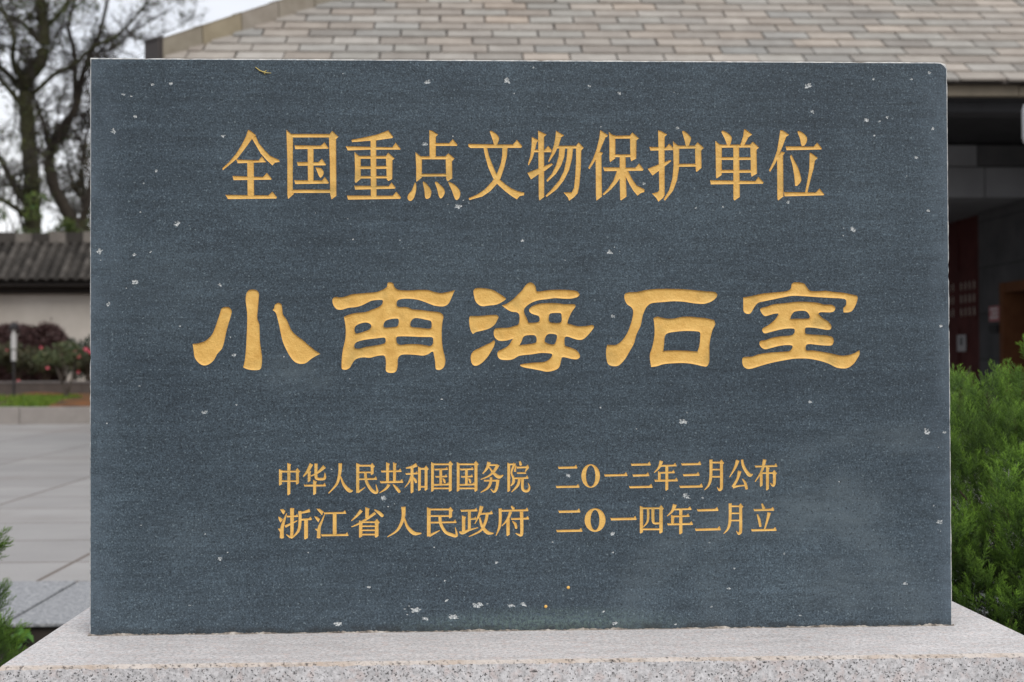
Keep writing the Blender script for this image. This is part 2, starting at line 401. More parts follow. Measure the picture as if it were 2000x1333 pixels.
# --- big line
ch('小', 2, (360, 540), O('108,880! 200,868 290,830 365,750 415,630 465,480 485,420 530,400 585,405 617,450 605,520 575,620 545,730 520,850 490,940 430,1010 385,1090 320,1145 250,1160 185,1125 135,1055 120,960')
   + O('815,210 845,180 890,172 945,185 972,230 968,290 960,400 950,500 952,560 975,620 980,720 985,850 1000,960 1012,1060 1005,1170 980,1215 900,1222 820,1210 765,1185! 785,1110 800,980 808,850 815,700 818,560 815,450 800,330 800,270')
   + O('1150,440! 1172,410 1180,370 1225,345 1262,365 1275,430 1285,500 1330,560 1365,640 1400,710 1460,770 1540,830 1620,900 1690,955 1770,1010! 1700,1045 1640,1085 1580,1130 1510,1140 1440,1115 1380,1050 1330,960 1285,860 1255,740 1235,640 1210,540 1190,475'))
ch('南', 2, (630, 540), O('165,270 230,275 300,262 380,235 480,225 600,215 700,205 780,175 835,140 850,85 880,78 915,90 940,145 985,175 1100,185 1250,178 1370,180 1460,205 1540,218 1630,205 1722,180! 1700,230 1670,300 1640,355 1590,388 1530,392 1450,380 1370,350 1290,320 1220,302 1130,292 1050,293 985,308 965,340 968,385 1000,400 1100,402 1170,430 1290,440 1400,455 1520,470 1565,500 1572,540 1560,600 1552,720 1555,850 1570,960 1590,1040 1598,1110 1580,1180 1530,1218 1480,1212 1470,1180 1465,1110 1450,1020 1440,980! 1415,985 1380,1012 1310,1032 1230,1025 1130,1018 1040,1020 1000,1040 980,1080 978,1150 965,1220 940,1250 880,1258 830,1240 822,1200 825,1120 815,1050 790,1030 720,1035 620,1060 540,1055 470,1065 420,1090 385,1140 355,1190 310,1215 260,1212 248,1190 250,1080 262,970 280,890 298,800 302,700 295,620 278,530! 330,505 420,480 560,465 640,435 720,405 770,370 785,330 780,310 720,308 640,318 580,345 520,375 440,400 340,410 250,435 195,432 160,405 135,360 130,300'),
   O('415,680 440,640 500,612 570,602 620,620 635,650 610,690 540,720 450,745 425,735') + O('793,650 800,610 830,575 900,555 980,552 993,580 985,630 965,655 890,665 810,668')
   + O('1142,640 1150,590 1185,550 1240,545 1330,562 1405,580 1420,610 1415,670 1380,682 1270,670 1170,662') + O('412,920 420,880 460,850 560,825 700,808 805,798 822,825 815,865 770,885 660,905 560,920 490,940 430,940')
   + O('958,810 975,785 1100,782 1280,790 1425,793 1440,820 1435,880 1400,908 1350,900 1250,885 1130,882 1010,892 970,870'))
ch('海', 2, (900, 540), O('165,195 185,160 240,152 330,160 420,180 500,225 560,265 588,290 575,310 520,345 460,370 370,380 290,390 240,375 195,330 175,270')
   + O('108,570 120,520 180,518 280,515 370,505 470,505 492,530 475,570 440,630 370,680 270,710 200,725 160,752! 135,720 115,650')
   + O('395,860 430,832 445,850 432,910 390,985 340,1060 270,1130 200,1165 150,1145 130,1080 135,1020 170,970 240,935 320,895')
   + O('895,80 935,90 970,130 985,190 1010,198 1080,190 1180,178 1300,175 1420,180 1510,195 1545,235 1520,268 1440,290 1350,292 1230,285 1120,298 1020,310 940,335 880,370 835,410 822,450 835,500 860,550 880,605! 930,605 990,600 1020,585 1028,550 1010,515 960,500 910,478 888,440 915,400 1000,362 1110,350 1230,348 1340,362 1480,365 1492,395 1460,440 1430,490 1405,550 1390,610 1430,625 1520,650 1620,648 1715,635 1735,660 1710,700 1660,760 1600,815 1540,828 1470,812 1390,785 1355,795 1350,850 1360,905 1420,925 1500,960 1545,1010 1548,1055 1510,1080 1440,1075 1370,1058 1320,1055 1305,1100 1290,1160 1265,1200 1200,1230 1120,1242 1030,1225 930,1205 840,1190 780,1170 775,1150 830,1138 950,1125 1080,1115 1140,1090 1180,1050 1190,1020 1170,1005 1050,998 930,1015 760,1035 690,1075 620,1090 530,1085 490,1060 475,1010 490,975 550,945 610,910 650,860 675,812! 600,835 520,842 470,825 435,780 430,720 450,680 520,672 620,668 700,645 750,625 765,560 760,500 730,470 660,460 600,430 535,380! 600,355 680,300 740,240 800,180 845,115'),
   O('1145,570 1150,510 1170,482 1300,480 1312,520 1300,600 1170,602') + O('765,895! 790,850 815,790 860,768 960,768 985,800 985,850 960,870 870,885')
   + O('1095,850 1105,785 1140,752 1200,750 1250,768 1245,830 1215,885 1150,880'))
ch('石', 2, (1165, 540), O('362,260 375,225 430,208 520,205 640,180 780,165 950,163 1130,168 1290,182 1420,195 1540,205 1572,235 1560,275 1510,320 1440,350 1380,360 1270,352 1140,332 1000,325 880,335 720,350 660,390 630,440 600,520 575,640 520,760 490,870 430,980 370,1080 290,1160 220,1170 155,1145 130,1070 125,970 140,890! 200,895 260,890 330,840 400,740 450,610 475,500 475,440 450,400 400,365 370,310')
   + O('742,545! 790,525 850,540 930,552 1020,548 1100,530 1200,525 1320,535 1420,545 1530,570! 1545,625 1510,700 1485,800 1470,900 1470,1000 1465,1120 1435,1172 1380,1170 1270,1145 1150,1130 1000,1132 870,1145 790,1170 712,1182! 700,1110 695,1020 720,940 740,860 755,760 755,660'),
   O('890,780 930,740 1030,722 1150,712 1280,715 1345,730 1350,800 1340,900 1315,980! 1180,970 1020,965 870,972! 880,880'))
ch('室', 2, (1430, 540), O('145,275! 250,258 400,225 550,210 700,195 760,165 780,95 830,78 930,92 970,140 1010,185 1080,195 1220,190 1330,205 1450,215 1560,238 1625,255 1632,300 1605,380 1560,450 1510,470 1450,470! 1450,410 1480,380 1482,310 1430,290 1250,280 1060,268 920,258 780,255 660,275 540,300 420,325 340,345 290,400 240,480 190,488 150,455 145,370')
   + O('365,430 390,410 450,395 540,365 680,350 850,332 1000,335 1110,345 1200,368 1300,372 1342,410 1325,455 1270,470 1150,468 1125,490 1180,545 1250,590 1288,640 1285,685 1240,698 1160,685 1060,670 960,668 948,700 955,745 1000,755 1100,762 1220,770 1300,790 1322,840 1300,895 1240,902 1130,895 1010,882 970,890 955,930 970,965 1050,965 1180,985 1290,1005 1400,1030 1500,1028 1580,1005 1655,962! 1660,1010 1630,1070 1580,1140 1510,1190 1440,1200 1350,1185 1250,1135 1120,1095 980,1072 820,1072 670,1095 520,1125 390,1160 260,1200 200,1205 150,1175 132,1120 140,1060 190,1048 260,1045 350,1015 480,995 620,985 740,975 775,945 785,905 720,895 620,905 520,930 430,950 380,925 355,880 370,840 440,830 520,800 640,780 760,770 805,745 815,700 800,682 720,680 620,695 500,725 420,742 390,700 410,670 480,630 550,570 595,510 600,485 540,490 430,518 385,480'),
   O('758,555! 770,510 815,460 950,452 1005,505 1000,548 880,552'))
# --- two small lines
oA, oB, oC, oD, oE, oF = (530, 890), (700, 890), (870, 890), (1080, 890), (1225, 890), (1360, 890)
sh = lambda x, y: P(f'{x-25},{y-12} {x},{y-42} {x+42},{y+12} {x+18},{y+38} {x-25},{y+30}')     # shoulder of a turning stroke
ch('中', 3, oA, V(268, 120, 605) + V(140, 215, 455, 46) + V(400, 215, 440, 46, False) + sh(400, 232) + B(130, 405, 245, 28) + B(150, 405, 392, 26))
ch('华', 3, oA, S((615, 128, 58), (560, 232, 44), (488, 325, 18)) + V(578, 225, 405, 42) + S((815, 168, 60), (715, 258, 32), (605, 315, 16))
   + S((685, 122, 48), (683, 300, 46), (695, 350, 44), (760, 362, 38), (818, 345, 42), (820, 265, 12)) + H(495, 458, 835, 458) + V(663, 380, 600, 44))
ch('人', 3, oA, S((1055, 118, 54), (1050, 250, 48), (1005, 430, 36), (875, 580, 14)) + S((1060, 320, 20), (1110, 445, 42), (1190, 535, 58), (1240, 540, 24)))
ch('民', 3, oB, V(-10, 120, 570, 46) + S((-10, 560, 40), (40, 530, 26), (105, 485, 12)) + B(-10, 215, 155, 28) + V(212, 140, 295, 44, False) + sh(212, 155) + B(-10, 215, 258, 26)
   + H(0, 360, 285, 358) + S((105, 262, 42), (125, 400, 44), (190, 515, 48), (255, 565, 46), (290, 548, 34), (268, 440, 10)))
ch('共', 3, oB, V(447, 110, 415, 44) + V(553, 110, 415, 44) + H(345, 242, 660, 238) + H(328, 406, 685, 402, 32) + S((470, 440, 46), (425, 505, 34), (325, 572, 12)) + S((530, 440, 14), (580, 495, 42), (632, 560, 44)))
ch('和', 3, oB, S((895, 140, 58), (820, 175, 40), (728, 192, 18)) + H(720, 280, 910, 275, 26, 34) + V(822, 175, 575, 44, False) + S((812, 320, 36), (770, 415, 24), (710, 490, 10)) + S((840, 330, 12), (868, 372, 38), (885, 412, 34))
   + V(935, 175, 540, 42) + B(930, 1040, 203, 28) + V(1037, 180, 535, 44, False) + sh(1037, 195) + B(945, 1040, 478, 26))
def guo(dx):
    ch('国', 3, oC, V(195, 108, 550, 42) + V(468, 108, 550, 46, False) + sh(468, 122) + B(190, 475, 134, 28) + B(190, 475, 503, 26) + H(220, 212, 430, 208, 26, 36) + V(322, 205, 450, 42, False)
       + H(236, 324, 420, 320, 24, 34) + S((350, 348, 12), (372, 375, 34), (384, 418, 26)) + H(212, 447, 450, 443, 26, 34), dx=dx)
guo(-393); guo(0)
ch('务', 3, oC, S((668, 100, 56), (640, 190, 42), (570, 280, 14)) + B(655, 800, 146, 28) + S((805, 140, 54), (745, 240, 40), (655, 318, 26), (540, 366, 12)) + S((668, 175, 16), (740, 270, 42), (820, 328, 54), (888, 298, 14))
   + B(590, 800, 384, 28) + S((802, 368, 50), (795, 450, 44), (772, 528, 42), (738, 555, 30), (692, 512, 12)) + S((700, 330, 36), (690, 420, 42), (645, 500, 34), (540, 566, 12)))
ch('院', 3, oC, V(970, 115, 555, 42) + B(960, 1060, 135, 26) + S((1062, 118, 44), (1012, 255, 26), (1040, 340, 36), (1042, 410, 42), (1000, 465, 14)) + S((1140, 88, 30), (1155, 145, 42)) + H(1085, 182, 1280, 178, 28, 44)
   + S((1078, 150, 18), (1064, 250, 36)) + S((1262, 180, 40), (1222, 248, 16)) + B(1095, 1235, 268, 26) + H(1040, 347, 1270, 343, 26, 42)
   + S((1135, 350, 42), (1108, 455, 40), (1012, 560, 14)) + S((1182, 350, 42), (1180, 490, 42), (1205, 538, 40), (1262, 540, 40), (1288, 485, 26), (1265, 420, 10)))
ch('二', 3, oD, H(75, 186, 372, 182, 32, 42) + H(42, 479, 405, 476, 32, 44))
a, b = ring(578, 313, 142, 180, 72, 162); ch('〇', 3, oD, a, b)
ch('一', 3, oD, H(782, 303, 1140, 298, 32, 46))
def san(dx, dy): ch('三', 3, oE, H(55, 139, 362, 136, 32, 46) + H(80, 305, 338, 300, 32, 46) + H(28, 483, 388, 478, 32, 48), dx=dx, dy=dy)
def nian(dx=0, dy=0, sx=1, sy=1):
    ch('年', 3, oE, S((525, 82, 56), (490, 180, 36), (415, 262, 12)) + H(505, 156, 755, 152, 26, 46) + H(478, 263, 728, 258, 26, 42) + V(492, 245, 392, 40) + H(415, 384, 775, 380, 30, 44) + V(607, 155, 535, 44, False), (), dx, dy, sx, sy, 415, 82)
san(0, 0); nian(); san(770, -6)
def yue(dx=0, dy=0):
    ch('月', 3, oF, S((225, 62, 48), (225, 250, 44), (215, 380, 42), (182, 465, 30), (125, 527, 10)) + B(215, 390, 107, 26) + S((385, 88, 46), (386, 460, 46), (372, 515, 44), (350, 528, 30), (320, 485, 10)) + sh(385, 102)
       + B(235, 370, 215, 24) + B(235, 370, 325, 24), dx=dx, dy=dy)
yue()
ch('公', 3, oF, S((635, 72, 56), (592, 190, 36), (510, 332, 12)) + S((700, 62, 34), (720, 160, 44), (770, 250, 48), (820, 300, 54), (864, 285, 12)) + S((665, 238, 56), (630, 360, 38), (558, 482, 40))
   + S((558, 485, 44), (660, 465, 24), (770, 458, 22)) + S((705, 358, 14), (748, 420, 38), (772, 515, 42)))
ch('布', 3, oF, H(893, 166, 1240, 160, 28, 46) + S((1048, 60, 54), (1005, 230, 36), (900, 402, 12)) + V(995, 262, 475, 42, False) + B(985, 1205, 268, 26) + S((1195, 255, 46), (1195, 420, 44), (1172, 460, 36), (1135, 422, 12)) + sh(1195, 262) + V(1090, 172, 530, 44))
ch('浙', 3, oA, P('135,825 180,820 215,850 190,905 165,880') + P('105,935 140,945 180,980 140,1028 115,985') + S((235, 885, 12), (192, 1010, 40), (165, 1110, 52), (160, 1265, 62)) + P('100,1120 140,1115 165,1145 150,1190 125,1160')
   + H(232, 932, 410, 928, 26, 36) + S((318, 805, 60), (315, 1180, 48), (295, 1248, 38), (228, 1208, 12)) + S((210, 1088, 40), (290, 1050, 30), (398, 998, 16)) + S((590, 842, 50), (500, 868, 32), (440, 880, 24))
   + S((438, 850, 48), (440, 1000, 46), (415, 1150, 40), (308, 1272, 14)) + H(450, 980, 620, 974, 28, 42) + V(532, 985, 1280, 58, False))
ch('江', 3, oA, P('690,815 740,815 800,860 775,915 745,880') + P('655,930 700,940 745,970 720,1025 690,985') + S((818, 898, 10), (772, 1010, 30), (732, 1110, 46), (725, 1265, 58)) + P('665,1125 705,1120 735,1145 720,1200 700,1160')
   + H(800, 882, 1145, 878, 28, 42) + V(970, 885, 1215, 58, False) + H(760, 1219, 1180, 1216, 32, 42))
ch('省', 3, oB, S((48, 840, 52), (-30, 930, 34), (-108, 1000, 12)) + V(133, 798, 955, 54) + S((262, 878, 42), (130, 970, 36), (-10, 1052, 28), (-108, 1094, 12)) + S((245, 830, 16), (310, 872, 46), (372, 928, 48))
   + V(35, 1000, 1255, 50) + B(30, 285, 1020, 26) + V(280, 998, 1252, 56, False) + sh(285, 1012) + B(50, 265, 1082, 24) + B(50, 265, 1145, 24) + B(50, 265, 1210, 26))
ch('人', 3, oB, S((690, 785, 66), (685, 960, 52), (600, 1140, 36), (445, 1247, 12)) + S((705, 960, 22), (750, 1090, 44), (850, 1190, 58), (965, 1192, 18)))
ch('民', 3, oC, V(-255, 800, 1238, 56) + S((-250, 1230, 42), (-150, 1180, 26), (-85, 1145, 12)) + B(-240, 80, 826, 28) + V(78, 815, 958, 48, False) + sh(78, 828) + B(-240, 85, 926, 26) + H(-235, 1025, 168, 1021, 26, 44)
   + S((-85, 930, 46), (-70, 1050, 46), (0, 1170, 46), (90, 1213, 50), (172, 1225, 40), (150, 1100, 10)))
ch('政', 3, oC, H(230, 844, 490, 840, 30, 42) + V(367, 850, 1135, 46, False) + V(278, 925, 1175, 50) + H(370, 972, 475, 968, 26, 34) + S((215, 1165, 18), (260, 1185, 50), (370, 1140, 30), (502, 1104, 12))
   + S((555, 775, 60), (520, 900, 40), (450, 1047, 12)) + H(530, 890, 725, 885, 28, 44) + S((642, 890, 44), (612, 1020, 44), (540, 1150, 34), (358, 1242, 12)) + S((525, 950, 24), (560, 1080, 44), (645, 1180, 54), (738, 1192, 16)))
ch('府', 3, oC, S((1010, 775, 24), (1045, 818, 48)) + H(820, 844, 1270, 838, 28, 44) + S((838, 810, 46), (840, 980, 44), (825, 1100, 38), (775, 1227, 12)) + S((1000, 860, 48), (950, 980, 34), (862, 1082, 12)) + V(960, 965, 1230, 50, False)
   + H(1000, 970, 1280, 965, 28, 42) + S((1165, 855, 52), (1170, 1160, 48), (1150, 1220, 42), (1075, 1190, 12)) + S((1025, 1005, 14), (1070, 1050, 42), (1085, 1115, 36)))
ch('二', 3, oD, H(82, 859, 418, 855, 34, 44) + H(48, 1154, 450, 1150, 34, 44))
a, b = ring(645, 988, 160, 180, 68, 154); ch('〇', 3, oD, a, b)
ch('一', 3, oD, H(878, 973, 1280, 969, 36, 44))
ch('四', 3, oE, V(218, 778, 1190, 48) + V(518, 785, 1190, 52, False) + sh(520, 800) + B(210, 520, 808, 28) + B(215, 515, 1130, 28) + S((320, 815, 38), (315, 1000, 34), (245, 1097, 12)) + S((395, 815, 48), (396, 990, 44), (420, 1038, 32), (505, 1035, 34)))
nian(195, 668, 1.1, 1.0)
ch('二', 3, oF, H(8, 837, 338, 832, 34, 46) + H(-22, 1135, 375, 1128, 34, 50))
yue(294, 670)
ch('立', 3, oF, S((1005, 735, 24), (1035, 815, 48)) + H(875, 834, 1192, 829, 32, 44) + S((935, 900, 22), (965, 990, 40), (982, 1090, 36)) + S((1117, 872, 54), (1085, 1000, 34), (1045, 1132, 20)) + H(838, 1143, 1228, 1138, 32, 46))

# ------------------------------------------------------------------ carving
def ccw(p):
    a = .5*np.sum(p[:, 0]*np.roll(p[:, 1], -1)-np.roll(p[:, 0], -1)*p[:, 1]); return p if a > 0 else p[::-1]
def inside(pts, ea, eb):
    """even-odd test of points against boundary edges"""
    out = np.zeros(len(pts), bool)
    for s in range(0, len(pts), 4000):
        q = pts[s:s+4000]; x, y = q[:, :1], q[:, 1:2]
        c = (ea[None, :, 1] > y) != (eb[None, :, 1] > y)
        with np.errstate(divide='ignore', invalid='ignore'):
            xi = ea[None, :, 0] + (y-ea[None, :, 1])*(eb[None, :, 0]-ea[None, :, 0])/(eb[None, :, 1]-ea[None, :, 1])
        out[s:s+4000] = (np.sum(c & (x < xi), 1) % 2) == 1
    return out
def edge_dist(pts, ea, eb):
    out = np.zeros(len(pts))
    d = eb-ea; l2 = np.sum(d*d, 1)+1e-18
    for s in range(0, len(pts), 2000):
        q = pts[s:s+2000][:, None, :]-ea[None]
        t = np.clip(np.sum(q*d[None], 2)/l2[None], 0, 1)
        out[s:s+2000] = np.sqrt(np.min(np.sum((q-t[..., None]*d[None])**2, 2), 1))
    return out
def outline(polys, holes, seg):
    """union of strokes minus holes -> boundary vertices and edges"""
    vs_, fs = [], []
    for p in polys+holes:
        p = ccw(p); k = len(vs_); vs_ += [Vector(q) for q in p]; fs.append(list(range(k, k+len(p))))
    v, e, f, _, _, of = delaunay_2d_cdt(vs_, [], fs, 0, 1e-6)
    np_ = len(polys); cnt = {}
    for q, src in zip(f, of):
        if not src or any(i >= np_ for i in src): continue
        for i in range(len(q)):
            a, b = q[i], q[(i+1) % len(q)]; k = (min(a, b), max(a, b)); cnt[k] = cnt.get(k, 0)+1
    be = [k for k, c in cnt.items() if c == 1]
    v = np.array([tuple(q) for q in v]); ids = {}; bv = []; edges = []
    def vid(i):
        if i not in ids: ids[i] = len(bv); bv.append(v[i])
        return ids[i]
    for a, b in be:
        n = max(1, int(math.ceil(np.linalg.norm(v[a]-v[b])/seg))); prev = vid(a)
        for j in range(1, n):
            bv.append(v[a]+(v[b]-v[a])*j/n); edges.append((prev, len(bv)-1)); prev = len(bv)-1
        edges.append((prev, vid(b)))
    return np.array(bv), np.array(edges)
def carve(bv, be, step, rim, depth_of):
    ea, eb = bv[be[:, 0]], bv[be[:, 1]]
    lo, hi = bv.min(0), bv.max(0)
    gx, gy = np.meshgrid(np.arange(lo[0], hi[0], step), np.arange(lo[1], hi[1], step))
    g = np.stack([gx.ravel(), gy.ravel()], 1); g[:, 0] += (np.round((g[:, 1]-lo[1])/step) % 2)*step*.5
    g += rng.uniform(-.18, .18, g.shape)*step
    g = g[inside(g, ea, eb)]
    if len(g): g = g[edge_dist(g, ea, eb) > rim*1.9]
    d_ = eb-ea; nn = np.stack([-d_[:, 1], d_[:, 0]], 1)/(np.linalg.norm(d_, axis=1)[:, None]+1e-12); mid_ = (ea+eb)/2
    for off_ in (rim, -rim):                                # a row of points just inside the edge: a steep little wall
        q = mid_+nn*off_
        q = q[inside(q, ea, eb)]
        if len(q):
            q = q[edge_dist(q, ea, eb) > rim*.86]
            g = np.concatenate([g, q]) if len(g) else q
    allp = np.concatenate([bv, g]) if len(g) else bv
    v, e, f, _, _, _ = delaunay_2d_cdt([Vector(p) for p in allp], [tuple(map(int, q)) for q in be], [], 0, 1e-7)
    v = np.array([tuple(q) for q in v]); F = np.array([q for q in f if len(q) == 3])
    F = F[inside(v[F].mean(1), ea, eb)]
    d = edge_dist(v, ea, eb); d[d < 2e-5] = 0
    z = np.where(d > 0, depth_of(d, v), 0)
    used = np.unique(F); remap = -np.ones(len(v), int); remap[used] = np.arange(len(used))
    return v[used], z[used], remap[F]

SX0, SX1, SH, SD = -0.75, 0.75, 0.9936, 0.20
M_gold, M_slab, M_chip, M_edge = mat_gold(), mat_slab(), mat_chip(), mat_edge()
tablet = empty('stone_tablet', (0, 0, ZB))
tag(tablet, 'upright dark blue-grey stone slab carved with gold Chinese characters on the pale granite plinth', 'stone tablet')
ROWN = {1: 'gold painted character carved in the upper line', 2: 'large gold painted character carved in the middle line', 3: 'small gold painted character carved in the lower lines'}
all_v, all_e = [], []
for c, row, polys, holes in CH:
    step = {1: .0014, 2: .0022, 3: .00095}[row]; seg = {1: .0022, 2: .0026, 3: .0016}[row]
    bv, be = outline(polys, holes, seg)
    rim, flo = {1: (.00062, .0011), 2: (.00085, .0019), 3: (.00048, .0007)}[row]
    fn = lambda d, v: flo*np.minimum(1, .82*d/rim)+np.where(d > rim*1.2, flo*.35*(1-np.exp(-d/(rim*5))), 0)
    v, z, F = carve(bv, be, step, rim, fn)
    v3 = np.stack([v[:, 0], z, v[:, 1]], 1)
    # faces look towards the viewer (-y)
    fl = []
    for a, b, cc in F:
        nrm = np.cross(v3[b]-v3[a], v3[cc]-v3[a]); fl.append((a, b, cc) if nrm[1] < 0 else (a, cc, b))
    o = mesh_obj('carved_character', v3, fl, M_gold, tablet, smooth=(row == 2))
    o['label'] = f'gold character {c}, ' + {1: 'upper line', 2: 'large middle line', 3: 'small lower lines'}[row]
    k = sum(len(q) for q in all_v); all_v.append(bv); all_e.append(be+k)
GV = np.concatenate(all_v); GE = np.concatenate(all_e); ga, gb = GV[GE[:, 0]], GV[GE[:, 1]]

# bruises: white peck marks on the face (place in the picture, radius in picture units)
CHIPS = [(835,160,5),(990,158,7),(1578,168,6),(1210,183,4),(1586,218,4),(1692,235,4),(222,257,7),(241,185,3),(264,228,4),(256,188,3),(298,166,3),(335,163,4),
 (436,266,5),(345,438,7),(895,403,6),(1666,449,6),(1813,412,3),(1021,470,4),(1191,493,6),(195,491,7),(264,551,6),(212,595,5),(1838,637,4),(850,580,3),(1494,594,5),
 (1481,606,4),(430,557,4),(844,721,5),(457,694,4),(400,806,5),(1335,824,7),(1582,785,4),(1810,843,7),(430,1092,6),(1109,929,5),(749,973,6),(1341,970,7),(1372,973,3),
 (1835,1020,6),(662,1219,6),(812,1191,6),(830,1208,4),(840,1209,3),(888,1206,6),(932,1182,6),(998,1183,5),(1022,1181,5),(1178,1195,3),(1768,1140,4),(690,468,3),
 (1258,359,4),(1251,386,4),(1323,251,4),(830,282,5),(868,289,5),(585,295,3),(588,327,4),(477,309,0),(504,390,3),(1540,395,4),(294,492,3),(262,498,4),(822,973,0),
 (1196,1043,4),(1270,1020,0),(970,1099,4),(1197,618,4),(305,334,3),(313,336,3),(1150,168,3),(1706,154,3),(1718,238,3),(1733,230,3),(1815,143,4),(1780,155,3),(1822,252,4),
 (1535,1150,0),(1200,1218,4),(1262,1222,5),(1294,1221,4),(340,172,3),(508,213,0),(720,1147,3),(1845,845,4),(1790,308,4)]
loops, cv_all, ce_all = [], [], []
seen = []
base_n = len(GV)
for i in range(60):
    CHIPS.append((float(rng.uniform(190, 1845)), float(rng.uniform(130, 1225)), float(rng.uniform(1.3, 2.6))))
for px, py, r in list(CHIPS):                                # little splinters round the bigger bruises
    if r >= 6:
        for _ in range(int(rng.integers(0, 4))):
            a_ = rng.uniform(0, 6.283); l_ = r*rng.uniform(2.0, 3.4); CHIPS.append((px+math.cos(a_)*l_*1.3, py+math.sin(a_)*l_, float(rng.uniform(.9, 1.7))))
for px, py, r in CHIPS:
    if r <= 0: continue
    p = face(px, py); rr = r*.00074
    if edge_dist(p[None], ga, gb)[0] < rr*1.5+.0015 or inside(p[None], ga, gb)[0]: continue
    if any(np.linalg.norm(p-q) < (rr+s)*1.7+.002 for q, s in seen): continue
    if abs(p[0]) > .745-rr*2 or p[1] < rr*2+.004 or p[1] > SH-.006-rr*2: continue
    seen.append((p, rr))
    n = 15 if r > 3 else 7
    an = np.linspace(0, 2*math.pi, n, endpoint=False)+rng.uniform(-.15, .15, n)
    st = rng.uniform(1.0, 1.6)*(1.6 if p[1] < .07 else 1); ro = rng.uniform(-.5, .5)
    ra = rr*np.clip(rng.normal(.85, .25, n), .38, 1.35)
    q = np.stack([np.cos(an)*ra*st, np.sin(an)*ra], 1)
    q = q@np.array([[math.cos(ro), math.sin(ro)], [-math.sin(ro), math.cos(ro)]])+p
    loops.append((q, p, rr))

# the face of the slab, cut round every character and bruise
BV = .0022
rx0, rx1, rz0, rz1 = SX0+BV, SX1-BV, 0.0, SH-BV
frame = []
def side(a, b, n, amp):
    a = np.array(a); b = np.array(b); out = []
    for i in range(n):
        t = i/n; out.append(a+(b-a)*t)
    return out
ns, nh = 150, 100
frame = side((rx0, rz0), (rx1, rz0), ns, 0)+side((rx1, rz0), (rx1, rz1), nh, 0)+side((rx1, rz1), (rx0, rz1), ns, 0)+side((rx0, rz1), (rx0, rz0), nh, 0)
frame0 = np.array(frame); nf = len(frame0); shift = np.zeros_like(frame0)
for i in range(nf):                                          # worn arris: small nicks, a knocked-off corner
    cx_, cz_ = (rx0+rx1)/2, (rz0+rz1)/2
    inn = np.array((np.sign(cx_-frame0[i, 0]) if abs(abs(frame0[i, 0])-rx1) < 1e-6 else 0, -1.0 if abs(frame0[i, 1]-rz1) < 1e-6 else 0))
    amt = abs(rng.normal(0, .00022))+(rng.uniform(.0008, .0022) if rng.uniform() < .07 else 0)
    if i == ns+nh: amt = .0045
    if i in (ns+nh-1, ns+nh+1): amt = .0006
    shift[i] = inn*amt*(1 if frame0[i, 1] > 1e-6 else 0)
frame = frame0+shift
fe = np.array([(i, (i+1) % nf) for i in range(nf)])
pts = [frame, GV]; eds = [fe, GE+nf]; off = nf+len(GV)
cl_v, cl_e = [], []
for q, p, rr in loops:
    n = len(q); pts.append(q); e = np.array([(off+i, off+(i+1) % n) for i in range(n)]); eds.append(e); off += n
    cl_v.append(q)
allp = np.concatenate(pts); alle = np.concatenate(eds)
v, e, f, _, _, _ = delaunay_2d_cdt([Vector(p) for p in allp], [tuple(map(int, q)) for q in alle], [], 0, 1e-7)
v = np.array([tuple(q) for q in v]); F = np.array([q for q in f if len(q) == 3])
cut = alle[nf:]; ea, eb = allp[cut[:, 0]], allp[cut[:, 1]]
cen = v[F].mean(1)
keep = ~inside(cen, ea, eb)
F = F[keep]
V3 = [(p[0], 0.0, p[1]) for p in v]; FL = []; FM = []
for a, b, c in F:
    cr_ = (v[b][0]-v[a][0])*(v[c][1]-v[a][1])-(v[b][1]-v[a][1])*(v[c][0]-v[a][0])
    if abs(cr_) < 1e-12: continue
    FL.append((a, b, c) if cr_ > 0 else (a, c, b)); FM.append(0)
for q, p, rr in loops:                                      # shallow pits
    k = len(V3); n = len(q)
    V3 += [(a, 0.0, b) for a, b in q]+[(p[0]+(a-p[0])*.45, .13*rr, p[1]+(b-p[1])*.45) for a, b in q]+[(p[0], .16*rr, p[1])]
    for i in range(n):
        j = (i+1) % n; s = 1
        FL += [(k+i, k+j, k+n+j, k+n+i), (k+n+i, k+n+j, k+2*n)]; FM += [1, 1]
# arris, sides, back: rings going back from the frame loop; slightly worn
def ringpts(inset, y, jit):
    out = []
    for (x, z), sh_ in zip(frame0, shift):
        X = x; Z = z
        if abs(x-rx0) < 1e-9: X = x-(BV-inset)
        if abs(x-rx1) < 1e-9: X = x+(BV-inset)
        if abs(z-rz1) < 1e-9: Z = z+(BV-inset)
        X += sh_[0]*.7*(jit > 0); Z += sh_[1]*.7*(jit > 0)
        out.append((X+rng.normal(0, jit), y+abs(rng.normal(0, jit)), Z+(rng.normal(0, jit) if z > 1e-6 else 0)))
    return out
k0 = len(V3)
fi = []                                                     # frame vertex ids in the triangulated set
for p in frame:
    fi.append(int(np.argmin(np.sum((v-p)**2, 1))))
V3 += ringpts(0.0, BV, .00022); V3 += ringpts(0.0, SD, 0.0)
for i in range(nf):
    j = (i+1) % nf
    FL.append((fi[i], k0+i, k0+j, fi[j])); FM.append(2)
    FL.append((k0+i, k0+nf+i, k0+nf+j, k0+j)); FM.append(0)
FL.append(tuple(k0+nf+i for i in range(nf))); FM.append(0)
mesh_obj('slab', V3, FL, [M_slab, M_chip, M_edge], tablet, FM)
